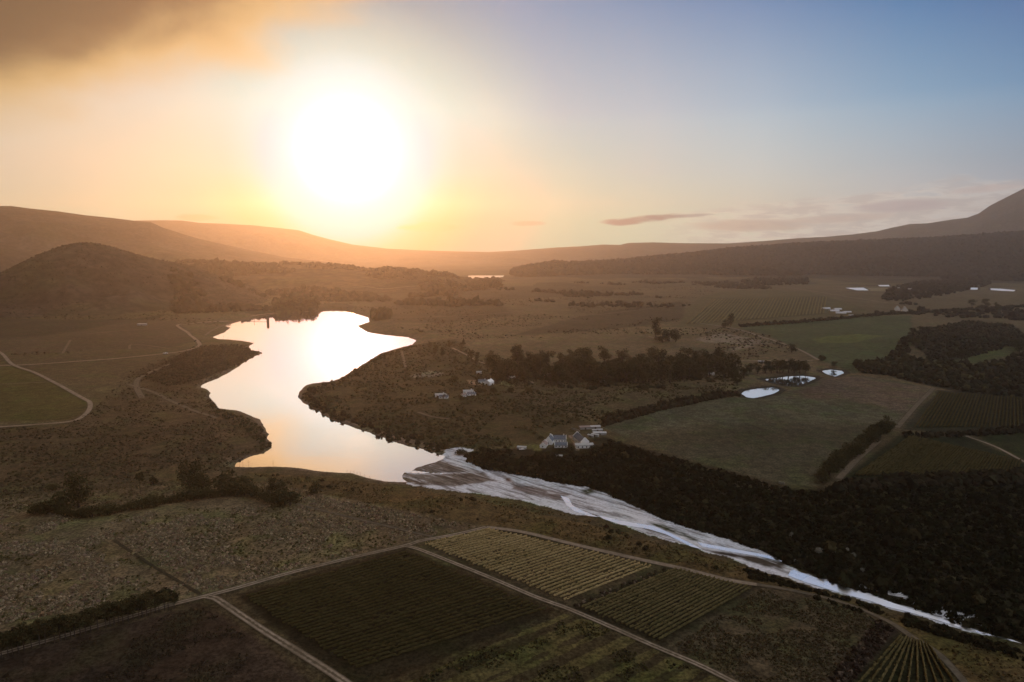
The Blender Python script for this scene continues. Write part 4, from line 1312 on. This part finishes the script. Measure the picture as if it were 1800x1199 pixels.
for (px, py, lab, h, kd) in ((1153, 597, 'left tree of the big dark clump on the pale meadow', 48, 'tall'), (1176, 600, 'wide right tree of the big dark clump on the pale meadow', 40, 'broad'), (1164, 602, 'front tree of the big dark clump on the pale meadow', 32, 'broad'), (1188, 601, 'rightmost low tree of the big dark clump on the pale meadow', 26, 'broad'),
                             (1284, 575, 'tall tree at the lower corner of the far orchard', 36, 'tall'), (1275, 576, 'shorter tree at the lower corner of the far orchard', 26, 'broad'), (1392, 620, 'dark tree on the bend of the field track', 20, 'broad'), (1446, 634, 'small round tree at the end of the field track', 13, 'bush')):
    plant(kd, px, py, h, lab, None, 'tree', {'tall': 'tall_clump_tree', 'broad': 'clump_tree', 'bush': 'round_tree'}[kd], wid=1.2)
for (px, py, h) in ((1318, 656, 13), (1332, 657, 15), (1345, 656, 17), (1356, 656, 14), (1366, 656, 19), (1376, 656, 17), (1386, 656, 20), (1396, 656, 16), (1406, 656, 18), (1416, 655, 12), (1296, 676, 13), (1290, 668, 15), (1466, 646, 9), (1308, 664, 13)):
    plant('broad', px, py, h * 1.35, 'dark tree mirrored in the white ponds', 'trees around the white ponds', name='pond_tree', wid=1.2)
for k in range(26):
    t = k / 25
    plant('broad', 1446 + (1562 - 1446) * t + rng.uniform(-2, 2), 850 - (850 - 757) * t ** .9 + rng.uniform(-2, 2), rng.uniform(13, 18) * (1 + .15 * t), 'dark windbreak tree along the right edge of the big meadow', 'windbreak trees of the big meadow', name='meadow_windbreak_tree', wid=1.3)
for (px, py, h) in ((1508, 645, 16), (1524, 650, 18), (1540, 648, 15), (1556, 655, 18), (1570, 660, 16), (1672, 632, 22), (1690, 634, 24), (1722, 624, 14), (1784, 612, 20), (1792, 620, 22), (1604, 592, 22), (1620, 586, 20), (1595, 604, 20), (1610, 612, 22), (1708, 538, 28), (1732, 540, 32), (1752, 541, 24)):
    plant('broad', px, py, h, 'dark tree among the woods above the right orchards', 'trees of the right woods', name='woodland_edge_tree', wid=1.25)
for (px, py, h) in ((948, 802, 7), (962, 800, 6), (975, 797, 6), (985, 796, 7), (996, 794, 6), (1004, 795, 8), (950, 772, 5), (940, 764, 5), (1025, 800, 7), (1040, 792, 6), (806, 800, 6), (811, 799, 8), (817, 800, 6)):
    plant('bush', px, py, h, 'garden bush around the white farmstead', 'bushes around the white farmstead', 'bush', 'garden_bush', wid=1.2)
for (px, py, h) in ((792, 672, 8), (868, 690, 9), (880, 668, 10), (940, 662, 12), (780, 700, 7), (812, 704, 7), (842, 690, 8), (800, 668, 9), (900, 690, 9), (930, 690, 10), (985, 670, 12), (1040, 668, 12), (1070, 678, 10)):
    plant('bush', px, py, h, 'garden bush between the village houses', 'bushes between the village houses', 'bush', 'village_bush', wid=1.25)

# ------------------------------------------------------------------ houses
def house(name, label, px, py, L, W, H, pitch, rot, roof=M_roof, wall=M_white, parapet=True, chimney=True, veranda=False, wins=3, cat='house', group=None, loc=None):
    """gabled house; ridge along its own x axis"""
    x, y, z = P(px, py) if loc is None else (*loc, hz(*loc))
    root = empty(name, (x, y, z), rot)
    tag(root, label, cat, group)
    rise = W / 2 * math.tan(R(pitch))
    w = MB()
    w.prism([(-W / 2, -1), (W / 2, -1), (W / 2, H), (0, H + rise - .12), (-W / 2, H)], 'x', -L / 2, L / 2)
    w.build('wall', wall, root)
    r = MB()
    ov = .35; th = .22
    ins = .45 if parapet else -.35
    for sgn in (-1, 1):
        a = (sgn * (W / 2 + ov), H - ov * math.tan(R(pitch)))
        b = (0, H + rise)
        pts = [a, (a[0], a[1] + th), (b[0], b[1] + th), b]
        if sgn > 0:
            pts = pts[::-1]
        r.prism(pts, 'x', -L / 2 + ins, L / 2 - ins)
    rf = r.build('roof', roof, root)
    if parapet:
        for sx in (-1, 1):
            g = MB()
            e = .35
            g.prism([(-W / 2 - .25, H - .3), (W / 2 + .25, H - .3), (W / 2 + .25, H + .25), (W * .20, H + rise * .72 + .3), (W * .12, H + rise + .35), (0, H + rise + .75), (-W * .12, H + rise + .35), (-W * .20, H + rise * .72 + .3), (-W / 2 - .25, H + .25)], 'x',
                    sx * L / 2 - (.42 if sx > 0 else .03), sx * L / 2 + (.03 if sx > 0 else .42))
            g.build('gable', wall, root)
    if chimney:
        c = MB(); c.box(L * .28, L * .28 + .9, -.45, .45, H + rise * .6, H + rise + 1.2); c.box(L * .28 - .12, L * .28 + 1.02, -.57, .57, H + rise + 1.2, H + rise + 1.4)
        c.build('chimney', wall, rf)
    for sy in (-1, 1):
        for k in range(wins):
            cx = -L / 2 + L * (k + .5) / wins
            if k == wins // 2 and sy < 0:
                d = MB(); d.box(cx - .5, cx + .5, sy * W / 2 - .06, sy * W / 2 + .0, 0, 2.1)
                d.build('door', M_wood, root)
                continue
            fr = MB(); fr.box(cx - .6, cx + .6, sy * W / 2 - .05, sy * W / 2 + .05, .9, 2.1)
            f_ = fr.build('window', M_glass, root)
            si = MB(); si.box(cx - .75, cx + .75, sy * W / 2 - .12, sy * W / 2 + .12, .78, .9)
            si.build('sill', wall, f_)
    for sx in (-1, 1):
        fr = MB(); fr.box(sx * L / 2 - .08, sx * L / 2 + .08, -.55, .55, 1.0, 2.3)
        fr.build('window', M_glass, root)
    if veranda:
        v = MB(); v.prism([(-W / 2 - 3, 2.4), (-W / 2 - .1, 3.0), (-W / 2 - .1, 2.8), (-W / 2 - 3, 2.2)][::-1], 'x', -L * .4, L * .4)
        v.build('veranda_roof', M_tin, root)
        for k in range(5):
            p = MB(); cx = -L * .38 + L * .76 * k / 4
            p.box(cx - .12, cx + .12, -W / 2 - 2.9, -W / 2 - 2.66, 0, 2.25)
            p.build('veranda_post', wall, root)
    return root


def at(px, py):
    return plane_hit(px, py, 3.0)


# the white farmstead on the right bank (about 0.62 m a pixel there)
house('farmhouse', 'long white farmhouse with grey double roof in the middle of the farmstead', 983, 776, 14.5, 7, 3.4, 42, R(-4), wins=5, veranda=False)
house('farmhouse_wing', 'low white front wing with grey roof before the long farmhouse', 986, 786, 13.0, 6, 2.8, 36, R(-4), wins=4, chimney=False)
house('gabled_house', 'tall white gabled house left of the long farmhouse', 966, 779, 12, 7.5, 3.6, 47, R(74), wins=3)
house('side_cottage', 'pinkish roofed cottage at the left end of the farmstead', 956, 785, 12, 6, 2.8, 38, R(76), roof=M_roofp, wins=3, chimney=False)
house('barn', 'white gabled barn right of the courtyard of the farmstead', 1021, 778, 24, 9, 4.2, 40, R(66) + R(38), wins=5, chimney=False)
fg = empty('lean_to', (*at(1027, 787), 3.0), R(5))
tag(fg, 'white lean-to front across the near end of the barn', 'outbuilding')
b_ = MB(); b_.box(-9, 9, -2, 2, -1, 3.2); b_.build('wall', M_white, fg)
b_ = MB(); b_.prism([(-2.4, 3.0), (-2.4, 3.2), (2.4, 4.4), (2.4, 4.2)][::-1], 'x', -9.4, 9.4); b_.build('roof', M_tin, fg)
for k in range(4):
    b_ = MB(); b_.box(-7 + 4.2 * k, -5.8 + 4.2 * k, -2.06, -1.94, .4, 2.2); b_.build('window', M_glass, fg)


def shed(label, px, py, L, W, H, rot, roof=M_tin, wall=M_conc, group=None, name='shed'):
    x, y, z = P(px, py)
    root = empty(name, (x, y, z), rot)
    tag(root, label, 'shed', group)
    b = MB(); b.prism([(-W / 2, -.5), (W / 2, -.5), (W / 2, H + .5), (-W / 2, H)], 'x', -L / 2, L / 2); b.build('wall', wall, root)
    b = MB(); b.prism([(-W / 2 - .3, H + .03), (W / 2 + .3, H + .57), (W / 2 + .3, H + .72), (-W / 2 - .3, H + .18)], 'x', -L / 2 - .3, L / 2 + .3); b.build('roof', roof, root)
    b = MB(); b.box(-.9, .9, -W / 2 - .05, -W / 2 + .05, 0, 2.0); b.build('door', M_wood, root)
    return root


shed('grey pink flat shed behind the barn', 1028, 754, 12, 5, 2.4, R(12), M_roofp)
shed('pale long shed furthest behind the barn', 1046, 753, 12, 4, 2.2, R(8))
shed('thin shed roof between the two long sheds', 1050, 758, 12, 1.6, 1.6, R(14))
shed('wide pale shed on the right rim of the farmstead', 1054, 764, 14, 5, 2.2, R(-2))
shed('narrow tilted shed right of the barn', 1038, 768, 7, 1.8, 1.8, R(-40))
shed('pale tilted shed between barn and wide shed', 1046, 767, 8.5, 2.2, 2.0, R(-38))
shed('low olive shed left of the farmstead', 917, 789, 9, 3.5, 1.8, R(-10))
shed('small pale shed in the bush below the farmstead', 983, 804, 6, 2.2, 1.6, R(2))
w_ = MB(); w_.box(-1.6, 1.6, -.2, .2, -.5, 2.0)
x, y, z = P(1012, 757)
o = w_.build('garden_wall', M_conc); o.location = (x, y, z); o.rotation_euler = (0, 0, R(-50)); o.scale = (4, 1, 1)
tag(o, 'low pale wall running up behind the barn', 'wall')
# parked vehicle builder
def vehicle(label, px, py, rot, mat=M_paint, name='pickup'):
    x, y, z = P(px, py)
    root = empty(name, (x, y, z + .15), rot)
    tag(root, label, 'vehicle')
    b = MB(); b.prism([(-.9, .45), (.9, .45), (.92, .95), (-.92, .95)], 'x', -2.6, 2.6); b.build('body', mat, root)
    b = MB(); b.add([(-.3, -.82, .95), (1.5, -.82, .95), (1.5, .82, .95), (-.3, .82, .95), (-.05, -.7, 1.65), (.9, -.7, 1.65), (.9, .7, 1.65), (-.05, .7, 1.65)], [(4, 5, 6, 7), (0, 1, 5, 4), (1, 2, 6, 5), (2, 3, 7, 6), (3, 0, 4, 7)]); b.build('cab', mat, root)
    b = MB(); b.add([(1.52, -.7, 1.0), (1.52, .7, 1.0), (.95, .6, 1.58), (.95, -.6, 1.58)], [(0, 1, 2, 3)]); b.build('windscreen', M_glass, root)
    for sx in (-1.6, 1.6):
        for sy in (-.8, .8):
            b = MB(); b.tube((sx, sy - .12, .36), (sx, sy + .12, .36), .36, .36, 14); b.build('wheel', M_rubber, root)
    return root


vehicle('white pickup driving on the pale track of the left plain', 291, 622, R(5)).scale = (1.6, 1.6, 1.6)
vehicle('small white vehicle parked left of the farmstead', 917, 791, R(10))
# village
V_ = [('white house with bright roof in the middle of the village', 860, 676, 12, 9, 4.5, 35, R(60), M_white), ('grey roofed house left of the bright white house', 848, 673, 12, 8, 3.0, 28, R(5), M_roof), ('small white cottage below the right end of the village green', 900, 667, 8, 7, 3.2, 34, R(20), M_tin),
      ('white cottage alone right of the village', 963, 662, 11, 7, 3.5, 34, R(-12), M_tin), ('small far cottage behind the village green', 872, 655, 6, 5, 3, 30, R(0), M_tin), ('tiny cottage among the trees above the village', 842, 657, 8, 5, 2.8, 30, R(5), M_tin),
      ('low long cottage at the lower left of the village', 774, 697, 14, 6, 2.8, 28, R(8), M_tin), ('cottage touching the lower left long cottage', 780, 700, 12, 6, 2.8, 28, R(-5), M_roof), ('pale cottage below the middle of the village', 823, 691, 14, 6, 3, 28, R(6), M_tin),
      ('low cottage at the lower edge of the village', 829, 695, 12, 5, 2.8, 28, R(0), M_roof), ('small cottage left of the pale village cottage', 815, 697, 6, 5, 2.8, 28, R(30), M_roofp), ('a-shaped cottage in the trees right of the village', 1059, 671, 9, 8, 2.2, 55, R(80), M_tin),
      ('cottage with pale roof by the plantation edge', 1250, 659, 9, 5, 2.8, 30, R(-10), M_tin)]
for lab, px, py, L, W, H, pt, ro, rm in V_:
    house('cottage', lab, px, py, L, W, H, pt, ro, roof=rm, parapet=False, chimney=L > 10, wins=3)
# two white gabled houses by the right fields, and further specks
house('white_gabled_house', 'left one of the two white gabled houses by the upper hedge', 1577, 546, 24, 17, 6, 45, R(62), wins=3, chimney=False)
house('white_gabled_house', 'right one of the two white gabled houses by the upper hedge', 1590, 548, 24, 18, 6, 45, R(64), wins=3, chimney=False)
house('farm_building', 'white building on the slope of the right mountain', 1484, 426, 60, 30, 14, 25, R(10), parapet=False, chimney=False, wins=4, roof=M_tin)
# growing tunnels
def tunnel(label, px, py, L, W, H, rot):
    x, y, z = P(px, py)
    root = empty('growing_tunnel', (x, y, z), rot)
    tag(root, label, 'greenhouse')
    pts = [(W / 2 * math.cos(a), H * math.sin(a)) for a in np.linspace(0, math.pi, 13)]
    b = MB(); b.prism(pts, 'x', -L / 2, L / 2); b.build('film_cover', M_plastic, root)
    for sx in (-1, 1):
        b = MB(); b.box(sx * L / 2 - .08, sx * L / 2 + .08, -1.5, 1.5, 0, 2.6); b.build('door', M_wood, root)
    for k in range(7):
        b = MB()
        xx = -L / 2 + L * k / 6
        pp = [((W / 2 + .1) * math.cos(a), (H + .1) * math.sin(a)) for a in np.linspace(0, math.pi, 9)]
        for i in range(8):
            b.tube((xx, *pp[i]), (xx, *pp[i + 1]), .12, .12, 5)
        b.build('hoop', M_conc, root)
    return root
tunnel('far left white growing tunnel of the group', 1452, 543, 26, 12, 5, R(5))
tunnel('growing tunnel in the middle of the group', 1466, 547, 32, 13, 5, R(8))
tunnel('growing tunnel behind the middle one', 1472, 544, 26, 12, 4.5, R(6))
tunnel('nearest white growing tunnel of the group', 1478, 551, 30, 13, 5.5, R(-18))
tunnel('dim growing tunnel at the right end of the group', 1489, 549, 24, 12, 4, R(0))
shed('long low roof right of the growing tunnels', 1497, 555, 18, 5, 2.2, R(2))
shed('pale flat roof beside the far ponds', 1573, 507, 50, 14, 4, R(3), name='packing_shed')
shed('grey roof at the left rim of the far wood', 1598, 509, 36, 12, 5, R(-2), name='packing_shed')
shed('pale speck of a shed on the left plain', 250, 572, 22, 8, 4, R(2))
shed('shed beside the field track above the ponds', 1338, 638, 10, 5, 3, R(0))

# ------------------------------------------------------------------ intake tower and footbridge in the far lake arm
x, y = plane_hit(471, 566, 0)
it = empty('intake_tower', (x, y, 0), .1)
tag(it, 'dark concrete intake tower standing in the far lake arm', 'tower')
M_dark = pmat('dark_concrete', (.05, .045, .04), .9, noise=(.4, .2))  # one dark concrete colour for shaft, deck and hut
b = MB(); b.prism([(-3, -3), (3, -3), (2.6, 15), (-2.6, 15)], 'x', -3, 3); b.build('shaft', M_dark, it)
b = MB(); b.box(-3.6, 3.6, -3.6, 3.6, 15, 15.7); b.build('deck', M_dark, it)
b = MB()
for sx in (-3.4, 3.4):
    for sy in (-3.4, 0, 3.4):
        b.box(sx - .1, sx + .1, sy - .1, sy + .1, 15.7, 17)
for s_ in (-3.4, 3.4):
    b.box(-3.4, 3.4, s_ - .08, s_ + .08, 16.9, 17.0)
b.build('railing', M_wood, it)
b = MB(); b.box(-2, 2, -2, 2, 15.7, 18.6); b.build('hut', M_dark, it)
ps = empty('marker_post', (*plane_hit(447, 565, 0), 0))
tag(ps, 'thin post in the water left of the intake tower', 'post')
b = MB(); b.tube((0, 0, -3), (0, 0, 11), .6, .45); b.build('pole', M_wood, ps)
b = MB(); b.box(-.8, .8, -.3, .3, 9.4, 11); b.build('board', M_wood, ps)
bm_ = empty('floating_boom', (*plane_hit(448, 565, 0), 0))
tag(bm_, 'thin floating boom lying between post and intake tower', 'boom')
q0 = np.array(plane_hit(424, 565, 0)); q1 = np.array(plane_hit(470, 566, 0)); o0 = np.array(plane_hit(448, 565, 0))
b = MB()
for k in range(16):
    p = q0 + (q1 - q0) * k / 16 - o0; q = q0 + (q1 - q0) * (k + .85) / 16 - o0
    b.tube((p[0], p[1], .15), (q[0], q[1], .15), .5, .5, 6)
b.build('float_chain', M_rubber, bm_)


def snag(px, py, h, label):
    x, y = plane_hit(px, py, .1)
    root = empty('dead_sapling', (x, y, 0))
    tag(root, label, 'sapling', 'dead saplings at the water edge')
    b = MB(); b.tube((0, 0, -1), (rng.uniform(-.3, .3), 0, h), .09, .04, 5)
    b.build('stem', M_bark, root)
    t = MB()
    for k in range(6):
        z = h * rng.uniform(.35, .9); a = rng.uniform(0, 6.28); l = h * .28
        t.tube((0, 0, z), (math.cos(a) * l, math.sin(a) * l, z + l * .7), .05, .02, 4)
    t.build('twig', M_bark, root)
for px, py, h in ((421, 818, 6), (427, 818, 7), (437, 818, 5), (480, 820, 6), (610, 833, 3.5), (616, 834, 4), (622, 836, 4.5), (628, 837, 4), (634, 838, 4.5), (641, 840, 3.5), (650, 842, 3), (385, 596, 10), (393, 596, 9), (401, 597, 8), (455, 619, 8), (460, 621, 7), (446, 604, 7), (617, 652, 6), (652, 632, 7)):
    snag(px, py, h, 'bare sapling standing at the edge of the lake')
for px, py, s_ in ((1439, 975, 1.6), (1468, 980, 1.3), (1490, 970, 1.0), (1500, 981, 1.2), (1516, 1005, .9), (1371, 852, 1.1), (1377, 852, .9), (1391, 944, 1.2), (1396, 990, 1.0)):
    plant('bush', px, py, 3.6 * s_, 'pale flowering bush in the dark scrub of the right bank', 'pale bushes in the dark scrub', 'bush', 'pale_bush', mat=foliage_mat('pale_leaves', (.20, .20, .17), (.3, .3, .26), .2) if ('bush', 0, 'pale_bush') not in PROTO else bpy.data.materials['pale_leaves'], wid=.8)

# ------------------------------------------------------------------ the air
hb = MB()
hb.box(-17500, 17500, -17500, 18800, -5, 1450)
M_haze = bpy.data.materials.new('haze_air')
M_haze.use_nodes = True
n = NT(M_haze.node_tree)
ho = n.new('ShaderNodeOutputMaterial')
pv = n.new('ShaderNodeVolumePrincipled')
pv.inputs['Color'].default_value = (*HAZE_C, 1)
pv.inputs['Density'].default_value = HAZE_D
pv.inputs['Anisotropy'].default_value = HAZE_G
n.link(pv.outputs[0], ho.inputs['Volume'])
o = hb.build('haze', M_haze)
tag(o, 'thin golden evening haze', None, None, 'stuff')
